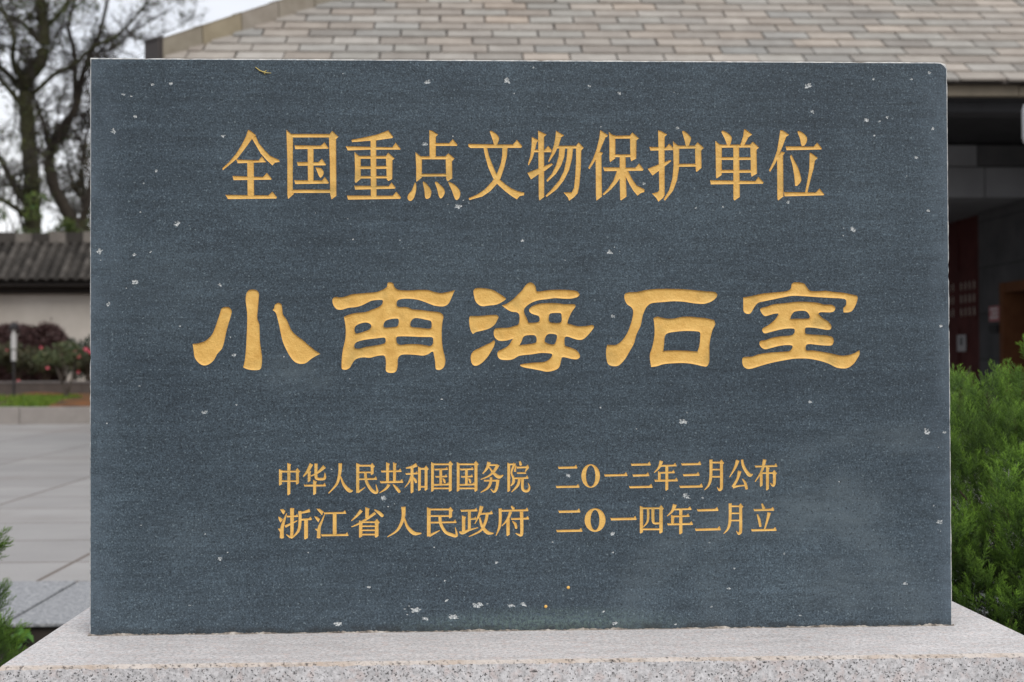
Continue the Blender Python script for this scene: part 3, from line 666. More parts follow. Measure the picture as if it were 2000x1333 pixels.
# lime mortar squeezed out along the foot
mb = MB(); n = 420; xs_m = np.linspace(SX0-.002, SX1+.002, n); hm = np.zeros(n)
for i in range(n): hm[i] = max(.0006, .0016+.0012*math.sin(i*.11)+.0011*math.sin(i*.37+2)+rng.normal(0, .0007))
mv = [(x, -.0035-.4*h, 0.0) for x, h in zip(xs_m, hm)]+[(x, -.0012-.3*h, h*.8) for x, h in zip(xs_m, hm)]+[(x, .001, h) for x, h in zip(xs_m, hm)]
mb.add(mv, [(r_*n+i, r_*n+i+1, (r_+1)*n+i+1, (r_+1)*n+i) for r_ in range(2) for i in range(n-1)])
k = NB('lime_mortar', .9, .15); k.col(k.ramp(k.noise(38, 5, .7), (.36, (.085, .075, .066)), (.50, (.27, .235, .20)), (.66, (.52, .48, .43)))); mb.build('mortar_joint', k.m, tablet)
# two drops of spilled gold paint
for px, py in ((1110, 1148), (1066, 1185)):
    p = face(px, py); mb = MB(); n = 10
    rr = .0028
    vv = [(p[0]+rr*1.0*math.cos(a)*w, -hh, p[1]+rr*math.sin(a)*w) for w, hh in ((1, 0.0), (.8, .0006), (.4, .001)) for a in np.linspace(0, 2*math.pi, n, endpoint=False)]+[(p[0], -.0011, p[1])]
    ff = [(r_*n+i, r_*n+(i+1) % n, (r_+1)*n+(i+1) % n, (r_+1)*n+i) for r_ in range(2) for i in range(n)]+[(2*n+i, 2*n+(i+1) % n, 3*n) for i in range(n)]
    mb.add(vv, ff); mb.build('paint_drop', M_gold, tablet, smooth=True)
# dry straw stuck near the top edge
mb = MB()
M_straw = simple('dry_straw', (.55, .44, .16), .3, 60, .8, 0)
pp = [face(*q) for q in ((499, 132), (508, 139), (519, 143), (530, 144))]
mb.tube([(a, -.0012-.0006*i, b+ZB) for i, (a, b) in enumerate(pp)], [.0008, .0011, .0010, .0005], 6)
pp = [face(*q) for q in ((507, 138), (515, 142), (518, 146))]
mb.tube([(a, -.0018, b+ZB) for a, b in pp], [.0008, .0008, .0004], 6)
pp = [face(*q) for q in ((516, 142), (521, 138))]
mb.tube([(a, -.0018, b+ZB) for a, b in pp], [.001, .0004], 6)
tag(mb.build('dry_straw', M_straw), 'tiny yellow scrap of dry straw stuck high on the dark slab', 'straw')

# ------------------------------------------------------------------ granite plinth
M_gtop = mat_granite('granite_top', (.635, .610, .600), (.14, .135, .135), True)
M_gfront = mat_granite('granite_front', (.62, .605, .61), (.035, .034, .034))
def mat_stain():
    k = NB('stained_granite_arris', .75, .25)
    f = k.noise(9, 4, .7); g = k.noise(160, 3, .6)
    c = k.mix(k.ramp(f, (.46, 0), (.70, 1)), (.60, .54, .49), (.43, .33, .25))
    c = k.mix(k.ramp(g, (.56, 0), (.66, .85)), c, (.09, .08, .075)); k.col(c)
    k.bump(k.noise(120, 3, .6), .8, .004); return k.m
PX0, PX1, PY0, PY1 = -0.8278, 0.8425, -0.2433, 0.42
mb = MB()
nx = 330; bev = .0045
xs = np.linspace(PX0+bev, PX1-bev, nx)
# top sheet
def jit(s): return float(rng.normal(0, s))
top, mid, low, bot = [], [], [], []
for x in xs:
    w = .0014*math.sin(x*37)+.001*math.sin(x*91+1)
    top.append((x, PY0+bev*1.3+w+jit(.0010), 0)); mid.append((x, PY0+bev*.45+w*.6+jit(.0005), -bev*.35+jit(.0007))); low.append((x, PY0+jit(.0004), -bev*1.2+jit(.0007))); bot.append((x, PY0, -ZB+.0))
n = nx; Vp = top+mid+low+bot
Fp = []; Fm = []
for r_, mm in ((0, 2), (1, 2), (2, 1)):
    for i in range(n-1): Fp.append((r_*n+i, (r_+1)*n+i, (r_+1)*n+i+1, r_*n+i+1)); Fm.append(mm)
kb = len(Vp)
back = [(x, PY1-bev, 0) for x in xs]; Vp += back
for i in range(n-1): Fp.append((i, i+1, kb+i+1, kb+i)); Fm.append(0)
# left, right and rear
for sgn, X, i0 in ((-1, PX0, 0), (1, PX1, n-1)):
    k = len(Vp)
    Vp += [(X, PY0+bev, -bev), (X, PY0+bev, -ZB), (X, PY1-bev, -ZB), (X, PY1-bev, -bev)]
    fs = [(i0, k, k+3, kb+i0), (k, k+1, k+2, k+3), (i0, n+i0, k), (n+i0, 2*n+i0, k), (2*n+i0, 3*n+i0, k+1, k)]
    for q, mm in zip(fs, (2, 1, 2, 2, 1)): Fp.append(q if sgn < 0 else q[::-1]); Fm.append(mm)
k = len(Vp); Vp += [(PX0+bev, PY1, -bev), (PX1-bev, PY1, -bev), (PX1-bev, PY1, -ZB), (PX0+bev, PY1, -ZB)]
Fp += [(kb, kb+n-1, k+1, k), (k, k+1, k+2, k+3)]; Fm += [2, 1]
pl = mesh_obj('stone_plinth', Vp, Fp, [M_gtop, M_gfront, mat_stain()], None, Fm, loc=(0, 0, ZB))
tag(pl, 'low wide pale granite plinth with black flecks under the dark slab', 'plinth')

# ------------------------------------------------------------------ ground and paving (z = 0 is the paving)
def struct(o): o['kind'] = 'structure'; return o
M_soil = simple('dark_soil', (.030, .024, .019), .45, 14, .95, .8, .02)
struct(mesh_obj('ground', [(-300,-300,-.16),(300,-300,-.16),(300,400,-.16),(-300,400,-.16)], [(0,1,2,3)], simple('earth', (.05,.042,.033), .3, 2)))
YE = float(at(60, 1217, 0)[1])
def on_floor(px, py, z=0.0):
    d = ray(px, py); t = (z-CAM[2])/d[2]; return CAM+d*t
YE = float(on_floor(60, 1218)[1]); YK = float(on_floor(90, 829)[1])
def mat_paving():
    k = NB('granite_paving', .62, .35)
    q = k.n('ShaderNodeTexBrick', offset=0.0, offset_frequency=2, squash=1.0)
    k.l(k.coord('Object', loc=(1.87+1.2*20, -.84, 0)), q.inputs['Vector'])
    for a, b in (('Scale', 1.0), ('Mortar Size', .012), ('Mortar Smooth', .3), ('Bias', 0.0), ('Brick Width', 1.2), ('Row Height', .82)): q.inputs[a].default_value = b
    q.inputs['Color1'].default_value = (.285, .272, .262, 1); q.inputs['Color2'].default_value = (.335, .322, .31, 1); q.inputs['Mortar'].default_value = (.115, .085, .065, 1)
    c = q.outputs['Color']
    c = k.mix(1.0, c, k.ramp(k.noise(.9, 5, .6), (.3, .86), (.7, 1.10)), 'MULTIPLY')
    c = k.mix(1.0, c, k.ramp(k.noise(90, 3, .6), (.3, .90), (.7, 1.08)), 'MULTIPLY')
    st = k.noise(.35, 6, .65, co=k.coord('Object', loc=(4, 2, 0)))
    c = k.mix(k.ramp(st, (.52, 0), (.66, .45)), c, (.19, .155, .13))
    k.col(c); k.bump(k.noise(120, 3, .6), .25, .003); return k.m
mb = MB(); mb.box((-60, YE+.98, -.14), (60, YK, 0))
struct(mb.build('plaza_paving', mat_paving()))
k = NB('rough_grey_granite', .8, .25); c = k.ramp(k.noise(60, 3, .7), (.34, (.17, .175, .185)), (.5, (.27, .275, .285)), (.66, (.40, .405, .41)))
k.col(k.mix(k.ramp(k.noise(28, 3, .6), (.58, 0), (.66, .6)), c, (.46, .46, .46))); k.bump(k.noise(90, 3, .6), .6, .006); M_rough = k.m
mb = MB()
xs = [-1.70-1.2*i for i in range(9)][::-1]+[-.5+1.2*i for i in range(9)]
for a, b in zip(xs[:-1], xs[1:]): mb.box((a+.007, YE, -.014), (b-.007, YE+.97, .004*random.random()), bev=.004)
struct(mb.build('plaza_edging', M_rough))
mb = MB(); mb.box((-12, YE+.02, -.14), (12, YE+.96, -.016)); struct(mb.build('edging_footing', simple('shaded_brown_stone', (.045, .036, .03), .4, 9)))  # brown-stained footing, with the front face's shade put into its colour
mb = MB(); n = 40
Xs = np.linspace(-6, 6, n); Ys = np.linspace(-3.2, YE-.01, 24)
hh = np.zeros((n, 24))
for _ in range(50):
    cx_, cy_ = rng.uniform(-6, 6), rng.uniform(-3, 3); hh += rng.uniform(.003, .018)*np.exp(-((Xs[:, None]-cx_)**2+(Ys[None]-cy_)**2)/rng.uniform(.02, .2))
mb.add([(x, y, -.075+hh[i, j]) for i, x in enumerate(Xs) for j, y in enumerate(Ys)], [(i*24+j, (i+1)*24+j, (i+1)*24+j+1, i*24+j+1) for i in range(n-1) for j in range(23)])
struct(mb.build('planting_soil', M_soil, smooth=True))

# ------------------------------------------------------------------ plants
def mat_leaf(name, c, tip=None, rough=.55, var=.35):
    k = NB(name, rough, .3)
    a = k.attr('tint')
    f = k.noise(9, 3, .6)
    k.col(k.mix(1.0, k.mix(1.0, c, a, 'MULTIPLY'), k.ramp(f, (.3, 1-var*.6), (.7, 1+var*.6)), 'MULTIPLY'))
    return k.m
class Leaves:
    """many small faces for one plant, gathered with numpy"""
    def __init__(s): s.v = []; s.f = []; s.c = []; s.n = 0
    def add(s, v, f, c): s.v.append(np.asarray(v, float)); s.f += [tuple(int(i)+s.n for i in q) for q in f]; s.c.append(np.asarray(c, float)); s.n += len(v)
    def build(s, name, mat, parent):
        return mesh_obj(name, np.concatenate(s.v), s.f, mat, parent, cols=np.concatenate(s.c))
def unit(v): return v/(np.linalg.norm(v)+1e-12)
def sprig_template(r_):
    """one plume of scale twigs, unit length along z: verts, tris, tip factor"""
    V, T, n = [], [], 0
    def spike(p, d, l, w):
        nonlocal n
        d = d/np.linalg.norm(d); a = np.cross(d, (.31, .52, .79)); a /= np.linalg.norm(a); b = np.cross(d, a); w0 = r_.uniform(0, 6.28)
        for j in range(3): V.append(p+(a*math.cos(w0+j*2.094)+b*math.sin(w0+j*2.094))*w)
        V.append(p+d*l); T.extend([(n, n+1, n+3), (n+1, n+2, n+3), (n+2, n, n+3)]); n += 4
    bend = r_.normal(0, .16, 2); m = 13
    for i in range(m):
        t = (i+.3)/m; w = i*2.4+r_.uniform(-.5, .5); c = np.array((bend[0]*t*t, bend[1]*t*t, t)); o_ = np.array((math.cos(w), math.sin(w), 0))
        d = np.array((0, 0, 1.15))+o_*(.95-.45*t); l = (.50-.25*t)*r_.uniform(.75, 1.2); d = d/np.linalg.norm(d)
        spike(c, d, l, .020)
        for f_ in (.32, .66):
            sd = np.cross(d, (0, 0, 1.0)); sd = sd/(np.linalg.norm(sd)+1e-9)*(1 if r_.uniform() < .5 else -1)
            spike(c+d*l*f_, d+sd*.65+np.array((0, 0, .25)), l*(.52-.25*f_), .015)
    spike(np.array((bend[0]*.9, bend[1]*.9, .9)), np.array((bend[0], bend[1], 1)), .25, .02)
    V = np.array(V); tip = np.zeros(len(V)); tip[3::4] = 1
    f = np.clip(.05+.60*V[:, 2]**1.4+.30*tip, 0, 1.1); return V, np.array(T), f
def big_mesh(name, V, T, cols, mat, parent):
    me = bpy.data.meshes.new(name); me.vertices.add(len(V)); me.vertices.foreach_set('co', V.astype(np.float32).ravel())
    me.loops.add(len(T)*3); me.loops.foreach_set('vertex_index', T.astype(np.int32).ravel())
    me.polygons.add(len(T)); me.polygons.foreach_set('loop_start', np.arange(0, len(T)*3, 3, dtype=np.int32)); me.polygons.foreach_set('loop_total', np.full(len(T), 3, dtype=np.int32))
    me.materials.append(mat); a = me.color_attributes.new('tint', 'FLOAT_COLOR', 'POINT')
    cc = np.ones((len(V), 4), np.float32); cc[:, :3] = cols; a.data.foreach_set('color', cc.ravel()); me.update(); me.validate()
    o = bpy.data.objects.new(name, me); C.objects.link(o); o.parent = parent; return o
def plant_sprigs(name, P_, D_, L_, tone, dead, r_, mat, parent):
    tm = [sprig_template(r_) for _ in range(6)]; Vs, Ts, Cs, off = [], [], [], 0
    for p, d, l, t, dd in zip(P_, D_, L_, tone, dead):
        V, T, f = tm[r_.integers(6)]
        d = unit(d); a = unit(np.cross(d, r_.normal(0, 1, 3))); b = np.cross(d, a)
        Vs.append(p+(V[:, :1]*a+V[:, 1:2]*b+V[:, 2:]*d)*l); Ts.append(T+off); off += len(V)
        c0 = np.array((.34, .42, .40)); c1 = np.array((2.15, 2.0, 1.0))  # occlusion painted into the dark sprig bases; paler tips are new growth
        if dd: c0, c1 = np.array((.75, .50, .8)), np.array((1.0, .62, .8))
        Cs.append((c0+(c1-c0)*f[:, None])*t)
    return big_mesh(name, np.concatenate(Vs), np.concatenate(Ts), np.concatenate(Cs), mat, parent)
def juniper(loc, rad, hgt, nclump, label, seed, view, rc=.13, per=58, ln=(.036, .058), gap=.60):
    r_ = np.random.default_rng(seed)
    root = empty('juniper_shrub', loc); tag(root, label, 'shrub')
    P_, D_, L_, T_, X_ = [], [], [], [], []; ends = []
    tries = 0
    while len(ends) < nclump and tries < 8000:
        tries += 1
        uz = r_.uniform(0, 1)**1.15; ua = r_.uniform(0, 6.283); u = np.array((math.cos(ua)*math.sqrt(1-uz*uz), math.sin(ua)*math.sqrt(1-uz*uz), uz))
        if np.dot(u[:2], view) < -.45 and r_.uniform() < .85: continue
        sq = max(abs(u[2]), math.hypot(u[0], u[1]))**.62
        k = r_.uniform(.74, 1.0)
        c = np.array((u[0]*rad, u[1]*rad, u[2]*hgt))*k/sq; c[2] = max(c[2], r_.uniform(.04, .30)*hgt)-rc*.45
        if any(np.linalg.norm(c-q) < rc*gap for q, _ in ends): continue
        ends.append((c, u)); s_ = r_.uniform(.75, 1.35); tn = r_.uniform(.72, 1.12)
        ax = unit(np.array((u[0]*.45, u[1]*.45, .95))+r_.normal(0, .16, 3)); a_ = unit(np.cross(ax, (.3, .8, .1))); b_ = np.cross(ax, a_); Lc = rc*2.1*s_
        for _ in range(int(per*s_)):
            t = r_.uniform(0, 1)**.8; w = r_.uniform(0, 6.283); rd = a_*math.cos(w)+b_*math.sin(w)
            q = c+ax*Lc*(t-.35)+rd*rc*.72*s_*(1.02-t)**.6*r_.uniform(.75, 1.05)
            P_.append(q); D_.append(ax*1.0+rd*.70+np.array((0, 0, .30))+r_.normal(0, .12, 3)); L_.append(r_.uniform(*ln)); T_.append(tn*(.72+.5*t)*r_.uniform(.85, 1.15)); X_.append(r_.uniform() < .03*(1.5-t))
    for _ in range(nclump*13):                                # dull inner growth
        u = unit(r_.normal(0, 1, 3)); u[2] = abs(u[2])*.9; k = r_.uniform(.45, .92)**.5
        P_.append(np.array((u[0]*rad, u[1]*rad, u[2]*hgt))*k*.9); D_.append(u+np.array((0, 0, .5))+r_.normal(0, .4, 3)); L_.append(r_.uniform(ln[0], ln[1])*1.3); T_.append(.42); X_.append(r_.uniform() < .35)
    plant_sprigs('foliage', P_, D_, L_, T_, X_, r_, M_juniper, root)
    br = MB()
    for c, u in ends[::7]:
        m_ = c*np.array((.45, .45, .35))+r_.normal(0, .03, 3)
        br.tube([r_.normal(0, .03, 3)*np.array((1, 1, 0)), m_, c*.75+m_*.25, c], [.010, .006, .004, .002], 5)
    br.build('branches', M_bark, root, smooth=True); return root
M_juniper = mat_leaf('juniper_green', (.068, .136, .024), rough=.65)
M_bark = simple('brown_bark', (.075, .055, .04), .4, 20, .9, .8, .01)
juniper((1.78, 1.10, -.07), .98, .935, 560, 'dense green juniper bush filling the right edge beside the slab', 11, np.array((-.35, -.94)), rc=.085, per=50, gap=.92)
juniper((-1.665, .95, -.07), .46, .82, 110, 'smaller green juniper bush at the left edge near the plinth', 23, np.array((.35, -.9)), rc=.07, per=50, gap=.95, ln=(.034, .052))

def leafball(L_, cen, rad, n, size, tone=(.7, 1.25), flat=1.0, hue=.12):
    """leaf-sized faces spread through a crown's volume"""
    for _ in range(n):
        u = rng.normal(0, 1, 3); u /= np.linalg.norm(u)+1e-9; u *= rng.uniform(.25, 1)**.5
        p = cen+u*np.array(rad); a = unit(rng.normal(0, 1, 3)); b = unit(np.cross(a, rng.normal(0, 1, 3)))
        s_ = size*rng.uniform(.6, 1.3); t = rng.uniform(*tone); h = rng.normal(0, hue)
        L_.add([p-a*s_, p+b*s_*.45, p+a*s_, p-b*s_*.45], [(0, 1, 2, 3)], [np.array((1+h, 1, 1-h*.5))*t]*4)
# little weeds in the soil by the plinth
M_weed = mat_leaf('weed_green', (.055, .14, .02))
for i, (px, py) in enumerate(((42, 1240), (72, 1236), (18, 1262), (98, 1228))):
    p = on_floor(px, py, -.06); r0 = empty('weed', (float(p[0]), float(p[1]), -.06))
    tag(r0, ['low leafy weed on dark soil by the left juniper', 'small bright weed sprouting nearer the plinth edge', 'low dark weed at the left picture edge', 'tiny weed under the paving edge'][i], 'weed', 'weeds in the dark soil')
    Lf = Leaves()
    for j in range(26):
        a = rng.uniform(0, 6.28); l = rng.uniform(.03, .09); e = np.array((math.cos(a), math.sin(a), rng.uniform(.5, 1.6))); e = unit(e)*l
        s_ = unit(np.cross(e, (0, 0, 1)))*l*.22; q = rng.normal(0, .03, 3)*np.array((1, 1, 0)); tt = rng.uniform(.6, 1.3)
        Lf.add([q, q+e*.5+s_, q+e-np.array((0, 0, l*.15)), q+e*.5-s_], [(0, 1, 2, 3)], [(tt, tt, tt)]*4)
    Lf.build('leaves', M_weed, r0)

# ------------------------------------------------------------------ the planted bed across the plaza, its kerb and wall
zk = float(at(90, 796, YK)[2])
M_kerb = simple('pinkish_kerb_granite', (.27, .245, .225), .18, 7, .75, .4, .004)
mb = MB()
x = -14.0
while x < 1.5:
    mb.box((x+.004, YK, -.1), (x+1.196, YK+.30, zk+random.uniform(-.003, .003)), bev=.012); x += 1.2
struct(mb.build('kerb', M_kerb))
YB, YH, YW = YK+4.0, YK+4.6, YK+8.2
def bed_z(y): return zk-.03+(y-YK)*.038
nx_, ny_ = 60, 30
Xs = np.linspace(-22, 2, nx_); Ys = np.linspace(YK+.29, YW+6, ny_)
V_ = [(x, y, bed_z(y)+.03*math.sin(x*2.1+y)+.02*math.sin(x*5.3-y*3)) for x in Xs for y in Ys]
F_ = [(i*ny_+j, (i+1)*ny_+j, (i+1)*ny_+j+1, i*ny_+j+1) for i in range(nx_-1) for j in range(ny_-1)]
k = NB('red_bed_soil', .95, .1); f = k.noise(1.1, 5, .65)
k.col(k.mix(k.ramp(f, (.42, 0), (.56, 1)), (.20, .085, .035), (.085, .06, .035))); k.bump(k.noise(14, 4, .6), .6, .03)
struct(mesh_obj('planting_bed', V_, F_, k.m, smooth=True))
Lf = Leaves()
for _ in range(15000):
    x = rng.uniform(-9.6, -6.6); y = YK+.3+rng.uniform(0, 1)*2.6
    den = math.sin(x*1.9+1.0)+math.sin(x*4.7+y*1.3)*.6+math.sin(y*2.7+x)*.5+1.05-(x+8.2)*.35
    if den < rng.uniform(-.6, .7): continue
    h = rng.uniform(.04, .11); a = rng.uniform(0, 6.28); q = np.array((x, y, bed_z(y)-.01)); w = np.array((math.cos(a), math.sin(a), 0))*.012
    tpt = q+np.array((rng.normal(0, .03), rng.normal(0, .03), h)); tt = rng.uniform(.6, 1.35)
    Lf.add([q-w, q+w, tpt], [(0, 1, 2)], [np.array((1.15 if tt > 1.1 else .9, 1, .8))*tt]*3)
gr = Lf.build('grass', mat_leaf('grass_green', (.115, .19, .022)), None); gr['kind'] = 'stuff'
# low stone edging behind the grass
mb = MB(); zb = bed_z(YB)
zt = float(at(130, 745, YB)[2])
x = -15.0
while x < 1.5:
    mb.box((x+.003, YB, zb-.1), (x+.897, YB+.16, zt-.03)); x += .9
M_lowwall = simple('dark_weathered_stone', (.085, .070, .062), .4, 5, .9, .5, .008)
lw = empty('low_wall', (-6, YB, zb)); tag(lw, 'low dark stone edging wall with paler cap in the flower bed', 'low wall')
def par(o, r): o.parent = r; o.matrix_parent_inverse = Matrix.Translation(r.location).inverted(); return o
par(mb.build('wall_body', M_lowwall), lw)
mb = MB(); mb.box((-15, YB-.02, zt-.03), (1.5, YB+.19, zt)); par(mb.build('cap', simple('worn_stone_cap', (.17, .155, .15), .3, 5)), lw)

# flowering shrubs
M_azalea = mat_leaf('azalea_leaf', (.062, .062, .030)); M_pink = mat_leaf('pink_petal', (.62, .10, .15), rough=.5); M_stem = simple('pale_stem', (.065, .052, .042), .3, 12)
def pt(px, py, Y): return at(px, py, Y)
def flowering(px0, px1, py_top, py_base, Y, n, label, flowers, seed):
    a, b = pt(px0, py_base, Y), pt(px1, py_top, Y); cen = np.array(((a[0]+b[0])/2, Y, 0)); rx = abs(b[0]-a[0])/2; z0, z1 = a[2], b[2]
    r0 = empty('flowering_shrub', (cen[0], Y, z0)); tag(r0, label, 'shrub', 'flowering shrubs in the bed')
    Lf = Leaves()
    for _ in range(11):
        q = np.array((rng.uniform(-.8, .8)*rx, rng.uniform(-.35, .35), rng.uniform(.38, .86)*(z1-z0)))
        leafball(Lf, q, (rx*.38, .32, (z1-z0)*.2), n//11, .034)
    Lf.build('foliage', M_azalea, r0)
    st = MB()
    for _ in range(9):
        t = np.array((rng.uniform(-.8, .8)*rx, rng.uniform(-.3, .3), (z1-z0)*rng.uniform(.6, .9)))
        st.tube([(t[0]*.15, 0, -.05), (t[0]*.5, t[1]*.5, t[2]*.5), t], [.016, .011, .005], 5)
    st.build('stems', M_bark, r0)
    for fx, fy, fr in flowers:
        p = pt(fx, fy, Y-.38)-np.array((cen[0], Y, z0)); fl = Leaves()
        for j in range(14):
            u = unit(rng.normal(0, 1, 3)); w = unit(np.cross(u, rng.normal(0, 1, 3))); c_ = p+u*fr*.5; tt = rng.uniform(.75, 1.3)
            v_ = np.cross(u, w); fl.add([c_-w*fr*.5, c_+v_*fr*.42, c_+w*fr*.5, c_-v_*fr*.42], [(0, 1, 2, 3)], [np.array((tt, tt*rng.uniform(.8, 1.5), tt))]*4)
        fl.build('flower', M_pink, r0)
    return r0
flowering(-70, 20, 672, 752, YH, 1500, 'flowering shrub cut by the left picture edge, behind the white post', [(14, 684, .035)], 1)
flowering(8, 70, 668, 752, YH+.2, 1500, 'leafy flowering shrub just right of the white post, one pink bloom low', [(35, 746, .06), (80, 680, .05)], 2)
flowering(55, 118, 676, 752, YH+.1, 1500, 'dark leafy shrub left of the forked stem with a deep pink bloom', [(93, 720, .05)], 3)
flowering(132, 215, 668, 750, YH+.15, 1700, 'shrub with the most pink blossoms, cut off by the slab', [(147, 684, .055), (168, 684, .075), (176, 688, .07), (154, 697, .05), (153, 727, .05)], 4)
flowering(100, 148, 670, 752, YH+.35, 1500, 'dull leafy shrub directly behind the forked sapling', [(120, 690, .03)], 5)
# forked little tree in the bed
YT = YK+2.4
p0 = pt(130, 776, YT); r0 = empty('forked_sapling', tuple(map(float, p0))); tag(r0, 'small V-forked sapling with pale stems and sparse leaves in the grass', 'sapling')
mb = MB()
def loc_(px, py, Y, o_): return pt(px, py, Y)-o_
mb.tube([loc_(130, 782, YT, p0), loc_(130, 770, YT, p0), loc_(122, 748, YT, p0), loc_(112, 722, YT, p0), loc_(100, 700, YT, p0), loc_(86, 686, YT, p0)], [.035, .033, .028, .022, .015, .006], 8)
mb.tube([loc_(130, 772, YT, p0), loc_(137, 752, YT+.05, p0), loc_(143, 730, YT+.1, p0), loc_(146, 704, YT+.1, p0), loc_(150, 684, YT+.1, p0)], [.03, .024, .018, .012, .005], 8)
mb.tube([loc_(122, 750, YT, p0), loc_(124, 728, YT-.1, p0), loc_(122, 704, YT-.1, p0), loc_(116, 684, YT-.1, p0)], [.02, .016, .010, .004], 7)
mb.build('stem', M_stem, r0, smooth=True)
Lf = Leaves()
for px, py, rr in ((90, 690, .13), (104, 696, .14), (118, 682, .15), (134, 678, .15), (148, 686, .14), (112, 706, .12), (78, 702, .12), (138, 700, .12)):
    leafball(Lf, loc_(px, py, YT+rng.uniform(-.15, .15), p0), (rr, .15, rr*.8), 130, .03)
Lf.build('foliage', mat_leaf('sapling_leaf', (.085, .105, .045)), r0)
# clipped dark red hedge with a rounded end
YR = YK+6.0
a, b = pt(-60, 690, YR), pt(130, 640, YR)
hz = float(pt(60, 644, YR)[2]); g0 = bed_z(YR)
r0 = empty('clipped_hedge', (float(a[0]), YR, g0)); tag(r0, 'clipped purple-brown hedge with a rounded end in front of the white wall', 'hedge')
Lf = Leaves()
Lx = float(b[0]-a[0])
for _ in range(15000):
    t = rng.uniform(0, 1); x = t*Lx; tl = min(1, (Lx-x)/.35); top_ = (hz-g0)*(.62+.38*math.sqrt(max(0, 1-(1-tl)**2)))
    top_ *= 1+.03*math.sin(x*9)+rng.normal(0, .035)
    side_ = rng.integers(3)
    z = top_*rng.uniform(.05, 1) if side_ else top_; y = {0: rng.uniform(-.4, .4), 1: -.4, 2: -.38}[int(side_)]+rng.normal(0, .03)
    q = np.array((x, y, z)); u = unit(rng.normal(0, 1, 3)); w = unit(np.cross(u, rng.normal(0, 1, 3))); s_ = .035*rng.uniform(.6, 1.3); tt = rng.uniform(.6, 1.35)
    Lf.add([q-u*s_, q+w*s_*.5, q+u*s_, q-w*s_*.5], [(0, 1, 2, 3)], [(tt*1.1, tt, tt)]*4)
Lf.build('foliage', mat_leaf('hedge_leaf', (.060, .034, .032)), r0)
mb = MB(); mb.box((0, -.32, -.05), (Lx-.12, .32, (hz-g0)*.9), bev=.1); mb.build('inner_branches', simple('dark_hedge_wood', (.022, .015, .013), .3, 9), r0)
# dark evergreen tops right of the hedge
for px, py, w_, nm in ((146, 656, .24, 'small dark evergreen shrub between the hedge and the slab'), (172, 650, .24, 'taller dark evergreen shrub half hidden by the slab edge')):
    p = pt(px, py, YR+.3); r0 = empty('evergreen_shrub', (float(p[0]), YR+.3, g0)); tag(r0, nm, 'shrub', 'dark shrubs by the wall')
    Lf = Leaves(); h_ = float(p[2])-g0
    for j in range(6): leafball(Lf, np.array((rng.normal(0, w_*.4), rng.normal(0, .1), h_*(.3+.62*j/6))), (w_*(1.1-j*.12), .2, h_*.16), 160, .035)
    Lf.build('foliage', mat_leaf('evergreen_leaf', (.022, .038, .024)), r0)
    mb = MB(); mb.tube([(0, 0, -.05), (0.02, 0, h_*.8)], [.03, .01], 6); mb.build('stem', M_bark, r0)
# white post with dark cap
YP = YK+3.2
pb, ptop = pt(27, 712, YP), pt(25, 634, YP)
r0 = empty('garden_post', (float(pb[0]), YP, bed_z(YP))); tag(r0, 'slim white garden post with black cap among the shrubs', 'garden post')
M_white = simple('white_enamel', (.48, .47, .46), .08, 4, .5, 0); M_black = simple('black_metal', (.025, .023, .024), .2, 5, .5, 0)
h0 = float(pb[2])-bed_z(YP); hs = [float(pt(26, y, YP)[2])-bed_z(YP) for y in (705, 682, 654, 648, 640, 631)]
mb = MB(); mb.tube([(0, 0, -.05), (0, 0, hs[0])], .022, 10); mb.build('pole', M_black, r0)
mb = MB(); mb.tube([(0, 0, hs[0]), (0, 0, hs[1]-.02)], .042, 12); mb.tube([(0, 0, hs[1]), (0, 0, hs[2])], .05, 12); mb.build('white_sleeve', M_white, r0)
mb = MB(); mb.tube([(0, 0, hs[2]), (0, 0, hs[4])], [.03, .03], 10); mb.build('neck', M_white, r0)
mb = MB(); mb.tube([(0, 0, hs[4]-.03), (0, 0, hs[4]+.02), (0, 0, hs[5])], [.075, .08, .03], 12); mb.tube([(-.07, 0, hs[4]-.01), (-.075, 0, hs[3]-.02)], .014, 6); mb.tube([(.07, 0, hs[4]-.01), (.075, 0, hs[3]-.02)], .014, 6); mb.build('cap', M_black, r0)

# the garden wall with its tiled coping
zE, zR = float(at(90, 549, YW-.62)[2]), float(at(90, 474, YW+.55)[2])
zTop = float(at(90, 456, YW+.6)[2])
wall = empty('garden_wall', (-8, YW, bed_z(YW))); tag(wall, 'white plastered garden wall with dark tiled coping behind the shrubs', 'wall')
def mat_plaster():
    k = NB('old_white_plaster', .9, .15); f = k.noise(1.4, 5, .65); g = k.noise(.8, 5, .6, co=k.coord('Object', scale=(1, 1, .2)))
    c = k.ramp(f, (.3, (.43, .395, .35)), (.7, (.53, .49, .44)))
    k.col(k.mix(k.ramp(g, (.45, 0), (.7, .5)), c, (.31, .275, .235))); k.bump(k.noise(30, 3), .2, .004); return k.m
mb = MB(); mb.box((-24, YW, -.1), (-1.0, YW+1.1, zE-.02)); par(mb.build('wall_body', mat_plaster()), wall)
M_tile = NB('grey_clay_tile', .85, .2); M_tile.col(M_tile.mix(1.0, M_tile.mix(M_tile.noise(3.5, 5, .65), (.034, .030, .027), (.098, .088, .077)), M_tile.attr('tint'), 'MULTIPLY')); M_tile = M_tile.m
mb = MB()
